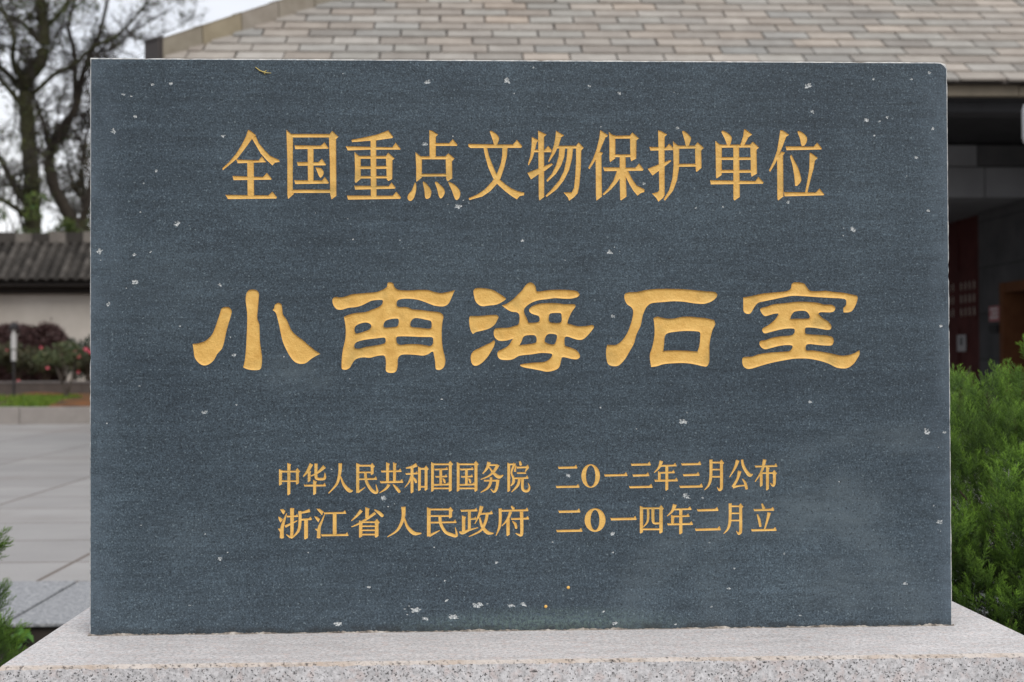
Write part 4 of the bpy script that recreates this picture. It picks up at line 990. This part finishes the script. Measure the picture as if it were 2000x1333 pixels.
def slope_strip(y0, z0, y1, z1, sg):
    # curved pan-and-cover tiles: every cover row a chain of overlapping half-round tiles
    L_ = math.hypot(y1-y0, z1-z0); d = np.array((0, (y1-y0)/L_, (z1-z0)/L_)); nrm = np.array((0, -d[2]*sg, d[1]*sg)); nrm = nrm if nrm[2] > 0 else -nrm
    x = -16.0
    while x < -1.0:
        nseg = 6
        for j in range(nseg):
            s0, s1 = L_*j/nseg, L_*(j+1)/nseg+.03; lift = .014
            tt = rng.uniform(.55, 1.4); V_ = []
            for s_, lf in ((s0, lift), (s1, 0)):
                for i in range(6):
                    w = math.pi*i/5; V_.append(np.array((x-.062*math.cos(w), y0, z0))+d*s_+nrm*(.055*math.sin(w)+lf+.02))
            F_ = [(i, i+1, 7+i, 6+i) for i in range(5)]+[(0, 5, 4, 3, 2, 1)]
            mb.add(V_, F_, 0, (tt, tt, tt))
            V_ = []; t2 = tt*.6                              # pan tile between
            for s_, lf in ((s0, .012), (s1, 0)):
                for i in range(4): V_.append(np.array((x+.05+.034*i, y0, z0))+d*s_+nrm*(.018-.02*math.sin(math.pi*i/3)+lf))
            mb.add(V_, [(i, i+1, 5+i, 4+i) for i in range(3)], 0, (t2, t2, t2))
        x += .204
slope_strip(YW-.62, zE, YW+.55, zR, 1); slope_strip(YW+1.72, zE, YW+.55, zR, -1)
par(mb.build('coping_tiles', M_tile, tint=True), wall)
mb = MB(); x = -16.0; kk_ = 0
while x < -1.0:                                              # ridge: alternating light and dark ridge tiles
    t = rng.uniform(1.9, 2.7) if kk_ % 2 == 0 else rng.uniform(.5, .9)
    mb.box((x, YW+.44, zR-.02), (x+.35, YW+.66, zTop+rng.uniform(-.015, .02)), 0, .012, (t, t, t)); x += .36; kk_ += 1
par(mb.build('ridge_tiles', M_tile, tint=True), wall)
mb = MB(); mb.box((-24, YW-.50, zE-.10), (-1.0, YW+1.6, zE-.015)); mb.box((-24, YW-.14, zE-.24), (-1.0, YW-.002, zE-.10)); par(mb.build('eave_boards', simple('dark_eave_timber', (.030, .025, .022), .3, 6)), wall)
mb = MB(); mb.add([(-24, YW-.5, zE-.012), (-1, YW-.5, zE-.012), (-1, YW+.55, zR-.035), (-24, YW+.55, zR-.035), (-24, YW+1.6, zE-.012), (-1, YW+1.6, zE-.012)], [(0, 1, 2, 3), (3, 2, 5, 4)])
par(mb.build('coping_bed', simple('dark_mortar', (.03, .027, .024), .3, 6)), wall)

# ------------------------------------------------------------------ trees behind the wall
M_trunk = simple('dark_wet_bark', (.042, .034, .026), .45, 6, .92, .9, .03)
M_moss = simple('mossy_bark', (.040, .040, .018), .45, 5, .95, .9, .03)
M_twig = simple('twig_bark', (.050, .042, .036), .35, 8, .9, 0)
def curve_pts(P_, n=6):
    P_ = np.asarray(P_, float); out = []
    for i in range(len(P_)-1):
        a, b, c, d = P_[max(i-1, 0)], P_[i], P_[i+1], P_[min(i+2, len(P_)-1)]
        for j in range(n):
            u = j/n; out.append(.5*((2*b)+(-a+c)*u+(2*a-5*b+4*c-d)*u*u+(-a+3*b-3*c+d)*u**3))
    out.append(P_[-1]); return np.array(out)
def tree(label, YT, ground_z, limbs, seed, twig_n, twig_len, leaf, upward=.25, mat=None, extra=()):
    """limbs: (picture points with depth offset, start radius px, end radius px)"""
    global rng
    keep_, rng = rng, np.random.default_rng(seed)
    px2m = (YT+2.45)/FPX
    root_p = pt(limbs[0][0][0][0], limbs[0][0][0][1], YT); o_ = np.array((root_p[0], YT, ground_z))
    r0 = empty('tree', tuple(map(float, o_))); tag(r0, label, 'tree', None)
    tr, tw = MB(), MB(); tips = []
    def grow(p, d, ln, r, lev):
        n = 5; pts_ = [p]; dd = unit(d)
        for i in range(n):
            dd = unit(dd+rng.normal(0, .22, 3)+np.array((0, 0, upward*.12))); pts_.append(pts_[-1]+dd*ln/n)
        tw.tube(pts_, list(np.linspace(r, r*.35, n+1)), 5 if r > .012 else 4, cap=False)
        if lev > 0:
            for i in range(2, n+1):
                for _ in range(2 if lev > 1 else 1):
                    s_ = unit(unit(pts_[i]-pts_[i-1])+rng.normal(0, .75, 3)); grow(pts_[i], s_, ln*rng.uniform(.45, .7), r*.55, lev-1)
        else: tips.append(pts_[-1])
    for li, (P_, ra, rb) in enumerate(limbs):
        dep = 0; pts_ = []
        off = rng.normal(0, .5) if li else 0
        for i, q in enumerate(P_):
            zoff = off*min(1, i/3)*.9
            pts_.append(pt(q[0], q[1], YT+zoff)-o_)
        if li == 0: pts_ = [np.array((pts_[0][0], 0, -.3))]+pts_
        C_ = curve_pts(pts_); rad_ = np.linspace(ra, rb, len(C_))*px2m*(1+.07*np.sin(np.arange(len(C_))*1.7+li))
        tr.tube(C_, list(rad_), 10)
        nt = int(twig_n*len(C_)/18)
        for _ in range(nt):
            i = rng.integers(max(1, int(len(C_)*.25)), len(C_)); d = unit(C_[i]-C_[i-1])
            s_ = unit(d*.7+rng.normal(0, .8, 3)+np.array((0, 0, .15))); grow(C_[i], s_, twig_len*rng.uniform(.5, 1.2), min(.022, rad_[i]*.5), 2)
        grow(C_[-1], C_[-1]-C_[-2], twig_len, float(rad_[-1])*.9, 3)
    tr.build('trunk', mat or M_trunk, r0, smooth=True); tw.build('twigs', M_twig, r0)
    if leaf:
        Lf = Leaves()
        for t in tips:
            if rng.uniform() < leaf[1]: leafball(Lf, t, (leaf[3],)*3, leaf[2], leaf[4])
        for (px, py, rr, n_) in extra: leafball(Lf, pt(px, py, YT+rng.normal(0, .4))-o_, (rr, rr, rr), n_, leaf[4])
        if Lf.n: Lf.build('crown', leaf[0], r0)
    rng = keep_; return r0
YT1 = YW+4.0
gz = bed_z(YW+4)
M_l1 = mat_leaf('olive_leaf', (.060, .070, .022)); M_l2 = mat_leaf('dull_brown_leaf', (.060, .052, .030)); M_l3 = mat_leaf('mid_green_leaf', (.075, .110, .022))
tree('big dark tree with mossy twisting limbs behind the tiled wall', YT1, gz,
     [([(64, 470), (62, 400), (61, 340), (56, 280), (52, 220), (51, 178), (56, 152), (74, 130), (84, 106), (86, 68), (81, 22), (78, -30), (70, -110)], 17, 9),
      ([(0, 155), (36, 198), (52, 232)][::-1], 7, 4), ([(72, 450), (47, 392), (22, 353), (0, 310), (-40, 262)], 9, 4),
      ([(64, 184), (84, 166), (108, 144), (144, 126), (180, 94), (208, 80), (244, 56), (290, 0), (330, -60)], 5, 2),
      ([(50, 178), (36, 146), (25, 117), (27, 85), (25, 61), (13, 36), (0, 10)], 6, 2.5), ([(76, 80), (56, 56), (34, 40), (0, 20)], 6, 2.5),
      ([(82, 60), (104, 40), (128, 12), (150, -30)], 6, 3), ([(60, 240), (84, 214), (96, 246)], 3, 2), ([(52, 180), (-10, 120), (-60, 60)], 6, 3), ([(70, 452), (46, 420), (20, 400), (-10, 380), (-60, 330)], 6, 3), ([(0, 332), (14, 300), (26, 258), (30, 216), (24, 180)][::-1], 1.6, 1.0), ([(57, 280), (74, 260), (86, 300), (92, 340)], 3, 2), ([(46, 450), (34, 400), (38, 360), (44, 330)], 3, 1.5), ([(50, 190), (60, 120), (100, 100), (112, 60), (140, 50)], 2.4, 1)],
     5, 8, .62, (M_l1, .05, 8, .2, .05), mat=M_moss,
     extra=((60, 8, .45, 150), (100, 20, .4, 120), (20, 20, .5, 150), (140, 14, .4, 110), (170, -10, .5, 120), (120, -20, .6, 200), (30, -40, .8, 300)))
tree('second dark tree with a slanting trunk forking near the slab edge', YT1+.9, gz,
     [([(150, 470), (138, 430), (124, 400), (108, 372), (97, 330), (98, 300), (112, 266), (130, 240), (146, 214), (154, 186), (158, 160), (172, 118), (196, 60), (210, 0)], 15, 3),
      ([(98, 306), (90, 256), (72, 206), (60, 168)], 6, 3), ([(148, 214), (147, 170), (146, 122), (144, 90), (135, 66), (137, 34), (146, 0)], 6, 2.5),
      ([(158, 168), (178, 140), (200, 96), (236, 70), (288, 78), (330, 60)], 3.2, 1.2), ([(108, 300), (112, 250), (116, 200), (130, 168)], 3, 1.4), ([(150, 470), (170, 400), (190, 320), (230, 240)], 9, 4), ([(172, 110), (230, 90), (260, 62), (330, 20)], 3, 1.2)],
     9, 6, .64, (M_l1, .02, 6, .18, .05))
tree('brownish bushy tree behind the wall beside the slab', YT1+2.0, gz,
     [([(168, 470), (164, 400), (160, 330), (168, 270)], 7, 3), ([(165, 400), (140, 350), (130, 300)], 4, 2), ([(166, 420), (200, 340), (240, 260)], 5, 2)],
     17, 7, .5, (M_l2, .2, 7, .16, .05), extra=((150, 290, .4, 170), (168, 256, .4, 190), (132, 345, .4, 190), (160, 350, .5, 260), (145, 395, .5, 280), (172, 310, .45, 240), (168, 400, .6, 360), (126, 405, .5, 240), (176, 360, .5, 260), (150, 430, .6, 300)))
for i, (px, py, rr, lab) in enumerate(((8, 432, .42, 'green bush behind the wall at the left picture edge'), (70, 408, .5, 'green bush behind the wall between the two dark trunks'), (112, 440, .36, 'low green bush right behind the tiled coping'), (160, 440, .5, 'dark bush behind the coping next to the slab'))):
    p = pt(px, py, YW+2.6); r0 = empty('bush', (float(p[0]), YW+2.6, gz)); tag(r0, lab, 'bush', 'bushes behind the wall')
    Lf = Leaves(); h_ = float(p[2])-gz
    for j in range(9): leafball(Lf, np.array((rng.normal(0, rr*.55), rng.normal(0, rr*.4), h_-rr*.2+rng.normal(0, rr*.35)-j*.12)), (rr*.55, rr*.5, rr*.4), 130, .05)
    Lf.build('foliage', M_l3 if i < 3 else M_l1, r0)
    mb = MB(); 
    for j in range(4): mb.tube([(0, 0, -.1), (rng.normal(0, .15), rng.normal(0, .1), h_*.6), (rng.normal(0, rr*.6), rng.normal(0, .2), h_)], [.05, .03, .01], 6)
    mb.build('stems', M_trunk, r0)

# ------------------------------------------------------------------ the hall with the stone-tiled hip roof
Y0 = 10.25
zEave = float(at(1500, 157, Y0)[2]); PITCH = R(32); kz = math.tan(PITCH)
A = at(300, 108, Y0+.0)                                      # the hip starts here
zA = float(A[2])
def on_roof(px, py):                                         # where a view ray meets the front slope
    d = ray(px, py); t = (zEave+kz*(CAM[1]-Y0)-CAM[2])/(d[2]-kz*d[1]); return CAM+d*t
h1, h2 = on_roof(322, 112), on_roof(560, 32)
hd = h2-h1; hip = lambda y: h1[0]+(y-h1[1])*hd[0]/hd[1]      # x of the hip line at depth y
XL = float(hip(Y0)); XR = 15.0; YRIDGE = Y0+6.5; zRidge = zEave+kz*6.5
hall = empty('hall', (4, Y0, 0)); tag(hall, 'low hall with pale stone-tiled hip roof and shaded porch behind the slab', 'building')
M_roof = NB('stone_roof_tile', .8, .25)
c = M_roof.ramp(M_roof.noise(5, 5, .6), (.3, (.272, .243, .213)), (.7, (.357, .326, .288)))
c = M_roof.mix(1.0, c, M_roof.attr('tint'), 'MULTIPLY')
c = M_roof.mix(1.0, c, M_roof.ramp(M_roof.noise(60, 3, .6), (.3, .92), (.7, 1.06)), 'MULTIPLY')
M_roof.col(c); M_roof.bump(M_roof.noise(40, 4, .6), .3, .006); M_roof = M_roof.m
mb = MB()
TW, EX = .445, .218
up = np.array((0, math.cos(PITCH), math.sin(PITCH))); nr = np.array((0, -math.sin(PITCH), math.cos(PITCH)))
row = 0; s = -.02
while True:
    y = Y0+s*math.cos(PITCH)
    if y > YRIDGE-.1 or row > 40: break
    x = XL-.3+(row % 2)*TW*.5+rng.uniform(-.06, .06)
    yt = Y0+(s+EX)*math.cos(PITCH)
    while x < XR:
        x0, x1 = x+.008, x+TW-.008; x += TW
        lim = float(hip(yt))+.05
        if x1 < lim: continue
        x0 = max(x0, lim-.12)
        b0 = np.array((0, Y0, zEave))+up*s; tn = .022
        tt = float(np.clip(rng.normal(1.0, .10), .74, 1.28)); g_ = rng.normal(0, .03)
        cc = (tt*(1+g_), tt, tt*(1-g_*.8)) if rng.uniform() > .12 else (tt*.96, tt*1.0, tt*1.02)
        lift = .032+rng.normal(0, .002); dx = rng.normal(0, .002)
        P_ = []
        for xx in (x0, x1):
            for (ss, ll) in ((0, lift), (0, lift-tn), (EX+.05, -.005), (EX+.05, .012)):
                q = b0+up*ss+nr*ll; P_.append((xx+dx, q[1], q[2]))
        mb.add(P_, [(0, 4, 7, 3), (0, 1, 5, 4), (0, 3, 2, 1), (4, 5, 6, 7)], 0, cc)
    s += EX; row += 1
par(mb.build('roof_tiles', M_roof, tint=True), hall)
# deck below the tiles: front, left hip end, back
xr_ = float(hip(YRIDGE))
mb = MB(); e_ = .022
mb.add([(XL, Y0, zEave-e_), (XR, Y0, zEave-e_), (XR, YRIDGE, zRidge-e_), (xr_, YRIDGE, zRidge-e_), (XL, 2*YRIDGE-Y0, zEave-e_), (XR, 2*YRIDGE-Y0, zEave-e_)], [(0, 1, 2, 3), (0, 3, 4), (3, 2, 5, 4)])
par(mb.build('roof_deck', simple('dark_underlay', (.15, .127, .113), .2, 6)), hall)
# hip ridge of big blocks with a dark end
M_hip = NB('buff_ridge_stone', .8, .25)
c = M_hip.mix(1.0, M_hip.ramp(M_hip.noise(4, 5, .65), (.3, (.215, .185, .142)), (.7, (.300, .268, .215))), M_hip.attr('tint'), 'MULTIPLY')
M_hip.col(c); M_hip.bump(M_hip.noise(30, 4, .6), .3, .006); M_hip = M_hip.m
hv = np.array((hd[0]/hd[1], 1, kz)); hl = np.linalg.norm(hv); hv = hv/hl
sd_ = unit(np.cross(hv, (0, 0, 1))); un = np.cross(sd_, hv)
un = np.array((0, 0, 1.0)); start = on_roof(312, 115.5)-sd_*.05-np.array((0, 0, .03))
mb = MB()
Ltot = (YRIDGE-start[1])*hl; s = 0.0; bi = 0
tints = [(.88, .88, .86), (1.0, .96, .84), (1.0, 1.0, 1.05), (.98, .98, 1.0)]
while s < Ltot:
    ln = .50; cc = tints[bi] if bi < 4 else tuple(np.array((1, 1, 1))*rng.uniform(.85, 1.1))
    bm = bmesh.new(); bmesh.ops.create_cube(bm, size=1)
    for v_ in bm.verts:
        l = v_.co.x*(ln-.008)+s+ln/2; w = v_.co.y*.17*(1 if v_.co.z < 0 else .8); h = (v_.co.z+.5)*.215
        q = start+hv*l+sd_*w+un*h; v_.co = Vector(q)
    bmesh.ops.bevel(bm, geom=list(bm.edges), offset=.007, segments=2, affect='EDGES', profile=.6)
    bm.verts.index_update()
    mb.add([v_.co[:] for v_ in bm.verts], [[v_.index for v_ in f_.verts] for f_ in bm.faces], 0, cc); bm.free()
    s += ln; bi += 1
par(mb.build('hip_ridge', M_hip, tint=True), hall)
mb = MB(); bm = bmesh.new(); bmesh.ops.create_cube(bm, size=1)
for v_ in bm.verts:
    q = start+hv*(v_.co.x*.06-.035)+sd_*(v_.co.y*.19)+un*((v_.co.z+.5)*.245-.02); v_.co = Vector(q)
bmesh.ops.bevel(bm, geom=list(bm.edges), offset=.012, segments=2, affect='EDGES')
bm.verts.index_update(); mb.add([v_.co[:] for v_ in bm.verts], [[v_.index for v_ in f_.verts] for f_ in bm.faces]); bm.free()
par(mb.build('ridge_end', simple('dark_ridge_end', (.062, .054, .052), .2, 8)), hall)
# eave: dark shadow gap, buff fascia, soffit, beam
zf1, zf0 = float(at(1930, 166, Y0+.10)[2]), float(at(1930, 187, Y0+.10)[2])
mb = MB(); x = XL+.3
while x < XR-.1: mb.box((x+.003, Y0+.10, zf0), (min(x+1.15, XR-.1)-.003, Y0+.19, zf1), bev=.004, c=(1, 1, 1)); x += 1.15
par(mb.build('fascia', simple('buff_fascia_stone', (.235, .200, .150), .3, 5, .85, .3)), hall)
M_dark = simple('dark_stained_timber', (.050, .050, .053), .3, 4, .9, .2, spec=.08)
mb = MB(); mb.box((XL+.3, Y0+.16, zf1+.004), (XR-.1, Y0+.30, zEave-.03)); mb.box((XL+.3, Y0+.21, zf0-.01), (XR-.1, Y0+1.0, zf0+.05))
par(mb.build('soffit', M_dark), hall)
zC = 2.93; XW = 7.0
zfb = float(at(1930, 222, Y0+.4)[2])
mb = MB(); mb.box((XL+.8, Y0+.32, zfb), (XR-.6, Y0+.62, zf0-.012)); par(mb.build('front_beam', M_dark), hall)
YBK = 24.5
Yc = float(CAM[1]+(ray(1930, 387)[1])*((zC-CAM[2])/ray(1930, 387)[2]))      # the stone lintel inside the porch
zL1 = float(at(1880, 283, Yc)[2]); zL0 = float(at(1930, 326, Yc)[2])
mb = MB(); mb.box((XL+.8, Y0+.64, zL1+.02), (XR-.6, YBK, zL1+.08)); par(mb.build('porch_roof_board', M_dark), hall)
M_ceil = simple('grey_ceiling_panel', (.30, .305, .32), .22, 3, .85, .15, spec=.1)
M_lin = simple('grey_lintel_stone', (.28, .285, .30), .25, 2.5, .85, .2, spec=.1); M_lin2 = simple('dark_lintel_stone', (.11, .11, .115), .3, 3, .9, .2, spec=.08)
xa, xb = float(at(1909, 300, Yc)[0]), float(at(1924, 350, Yc)[0])
def panels(xs_, z0, z1, mats_):
    for (a_, b_), m_ in zip(zip(xs_[:-1], xs_[1:]), mats_):
        mb = MB(); mb.box((a_+.006, Yc, z0+.006), (b_-.006, Yc+.3, z1-.006), bev=.008); par(mb.build('lintel_block', m_), hall)
panels([XL+.8, -.6, 1.4, 3.4, xa-1.2, xa, xa+1.9, XW+3.5], zL0, zL1, [M_lin, M_lin2, M_lin, M_lin2, M_lin, M_lin2, M_lin])
panels([XL+.8, 0.2, 2.2, xb-2.1, xb, xb+2.1, XW+3.5], zC, zL0, [M_lin]*6)
mb = MB(); mb.box((XL+.8, Yc+.302, zC+.004), (XW+.2, YBK, zC+.06)); par(mb.build('ceiling', M_ceil), hall)
# walls
M_wall = NB('dark_grey_brick', .9, .1)
q = M_wall.n('ShaderNodeTexBrick'); M_wall.l(M_wall.coord('Object', rot=(R(90), 0, R(90))), q.inputs['Vector'])
for a_, b_ in (('Scale', 1.0), ('Mortar Size', .006), ('Brick Width', .62), ('Row Height', .31)): q.inputs[a_].default_value = b_
q.inputs['Color1'].default_value = (.085, .085, .090, 1); q.inputs['Color2'].default_value = (.125, .125, .130, 1); q.inputs['Mortar'].default_value = (.04, .04, .04, 1)
M_wall.col(M_wall.mix(1.0, q.outputs['Color'], M_wall.ramp(M_wall.noise(1.8, 5, .6), (.3, .7), (.7, 1.2)), 'MULTIPLY')); M_wall.bump(M_wall.noise(30, 3), .2, .004); M_wall = M_wall.m
def wpt(px, py):                                             # a picture point on the porch's right-hand wall
    d = ray(px, py); t = (XW-CAM[0])/d[0]; return CAM+d*t
dy1 = float(wpt(1912, 600)[1]); oy1 = float(wpt(1959, 600)[1]); oz = float(wpt(1962, 553)[2])
dy0 = dy1+1.75; oy0 = oy1-1.5
w_ = .24
for bx_ in (((XW, dy0, -.1), (XW+w_, YBK, zC-.003)), ((XW, oy1, -.1), (XW+w_, dy1, zC-.003)), ((XW, Yc-1.4, -.1), (XW+w_, oy0, zC-.003)), ((XW, oy0+.001, oz), (XW+w_, oy1-.001, zC-.004)),
            ((XL+.8, Yc+.31, -.1), (XL+1.05, Yc+2.2, zC-.002)), ((XL+.8, YBK-2, -.1), (XL+1.05, YBK, zC-.002)), ((XW+w_+.002, Yc-1.4, -.1), (XR-.6, Yc-1.15, zC-.002))):
    mb = MB(); mb.box(*bx_); par(mb.build('wall', M_wall), hall)
M_red = NB('dark_red_door_paint', .85, .08); M_red.col(M_red.ramp(M_red.noise(3, 4, .6), (.3, (.075, .024, .023)), (.7, (.11, .036, .033)))); M_red = M_red.m
door = MB(); door.box((XW+.03, dy1, 0), (XW+.09, dy0, zC-.02))
for yy in (dy1+.06, (dy0+dy1)/2, dy0-.06): door.box((XW+.012, yy-.06, 0), (XW+.034, yy+.06, zC-.03))
bz0, bz1 = float(wpt(1890, 622)[2]), float(wpt(1890, 545)[2])
for zz in (.15, .75, bz0-.09, bz1+.08, zC-.15): door.box((XW+.014, dy1+.02, zz-.06), (XW+.03, dy0-.02, zz+.06))
dd = par(door.build('door', M_red), hall)
gl = MB(); by1, by0 = float(wpt(1905, 600)[1]), dy0-.15
gl.box((XW+.024, by1, bz0), (XW+.0295, by0, bz1)); gw = gl.build('window', simple('pale_paper_screen', (.55, .50, .44), .2, 6, .8, 0, spec=.1)); gw.parent = dd
br = MB(); nbar = 9
for i in range(nbar+1):
    yy = by1+(by0-by1)*i/nbar; br.box((XW+.006, yy-.035, bz0), (XW+.022, yy+.035, bz1))
for zz in (bz0, bz0+(bz1-bz0)*.34, bz0+(bz1-bz0)*.67, bz1): br.box((XW+.004, by1, zz-.035), (XW+.0225, by0, zz+.035))
bo = br.build('window_grille', M_red); bo.parent = dd
n0, n1 = wpt(1869, 687), wpt(1885, 654)
mb = MB(); mb.box((XW+.004, float(n1[1]), float(n0[2])), (XW+.0115, float(n0[1]), float(n1[2])), 0)
nt = mb.build('notice', simple('grey_notice_sheet', (.45, .44, .45), .12, 20, .8, 0, spec=.1)); nt.parent = dd
mb = MB(); yc_ = (float(n0[1])+float(n1[1]))/2; zc_ = (float(n0[2])+float(n1[2]))/2
mb.box((XW+.0025, yc_-.05, zc_-.03), (XW+.0035, yc_+.05, zc_+.08)); nm = mb.build('notice_mark', simple('dark_print', (.09, .09, .1), .2, 9)); nm.parent = nt if False else dd
# doorway with brown frame
M_brown = simple('brown_door_timber', (.15, .062, .030), .35, 9, .85, .2, spec=.1)
mb = MB(); fw_ = .13
mb.box((XW-.05, oy1-.002-fw_, -.05), (XW+w_+.02, oy1-.002, oz-.002)); mb.box((XW-.05, oy0+.002, -.05), (XW+w_+.02, oy0+.002+fw_, oz-.002)); mb.box((XW-.045, oy0+fw_+.004, oz-.002-fw_), (XW+w_+.015, oy1-fw_-.004, oz-.003))
df = par(mb.build('door_frame', M_brown), hall)
mb = MB(); mb.box((XW+.55, oy0-1.2, -.05), (XW+.6, oy1+1.2, zC-.05)); par(mb.build('room_partition', simple('dim_room_wall', (.10, .085, .05), .5, 2.5)), hall)
mb = MB()
for yy, ww, z0, z1 in ((oy1-.52, .05, .6, 1.75), (oy1-.75, .09, .4, 1.3), (oy1-1.0, .05, .3, 1.6)): mb.box((XW+.50, yy-ww, z0), (XW+.53, yy+ww, z1), bev=.01)
par(mb.build('doorway_streaks', simple('pale_green_streak', (.34, .36, .26), .3, 4)), hall)  # pale green strips added to imitate light streaks inside the doorway
# wall plate and box between the doors
s0, s1 = wpt(1936, 629), wpt(1957, 597)
mb = MB(); mb.box((XW-.03, float(s1[1])+.0, float(s0[2])), (XW-.002, float(s0[1]), float(s1[2])), bev=.004); sg = mb.build('wall_sign', simple('red_sign_enamel', (.34, .045, .055), .2, 5, .5, 0)); 
tag(sg, 'small red and white sign on the porch wall left of the brown doorway', 'sign')
mb = MB(); ya, yb_, za, zb_ = float(s1[1]), float(s0[1]), float(s0[2]), float(s1[2])
for j in range(3):
    z_ = za+(zb_-za)*(.2+.26*j); mb.box((XW-.033, ya+(yb_-ya)*.16, z_), (XW-.0305, ya+(yb_-ya)*(.86-.1*(j % 2)), z_+(zb_-za)*.15))
q_ = mb.build('white_lettering', simple('white_sign_print', (.62, .55, .56), .1, 9)); q_.parent = sg
s0, s1 = wpt(1942, 650), wpt(1957, 634)
mb = MB(); mb.box((XW-.08, float(s1[1]), float(s0[2])), (XW-.002, float(s0[1]), float(s1[2])), bev=.01); tag(mb.build('wall_box', simple('black_box_plastic', (.02, .02, .022), .1, 5)), 'small black box on the porch wall under the red sign', 'box')
struct(mesh_obj('porch_floor', [(XL+.8, Y0+.7, .012), (XR-.6, Y0+.7, .012), (XR-.6, YBK, .012), (XL+.8, YBK, .012)], [(0, 1, 2, 3)], simple('porch_floor_stone', (.16, .155, .15), .2, 3)))
# pale lantern under the eave at the right picture edge
Yl = Y0-.16
lp, lq = at(2019, 288, Yl), at(2019, 198, Yl); lr = abs(float(at(2013, 240, Yl)[0]-at(1992, 240, Yl)[0]))
r0 = empty('lantern', (float(lp[0]), Yl, float(lp[2]))); tag(r0, 'white rounded lantern hanging under the eave at the right picture edge', 'lantern')
hL = float(lq[2]-lp[2]); mb = MB(); prof = [(0, .3), (.04, .62), (.12, .9), (.22, 1.0), (.8, 1.0), (.92, .85), (1.0, .5)]
mb.tube([(0, 0, hL*a_) for a_, _ in prof], [lr*b_ for _, b_ in prof], 20); mb.build('shade', simple('white_lantern_shade', (.62, .62, .64), .06, 5, .5, 0), r0, smooth=True)
mb = MB(); mb.tube([(0, 0, hL-.01), (0, 0, hL+.05)], lr*.55, 14); mb.tube([(0, 0, hL+.05), (0, .12, zEave-.03-float(lp[2])), (0, .35, zEave-.02-float(lp[2]))], .008, 6); mb.build('hanger', M_black, r0)
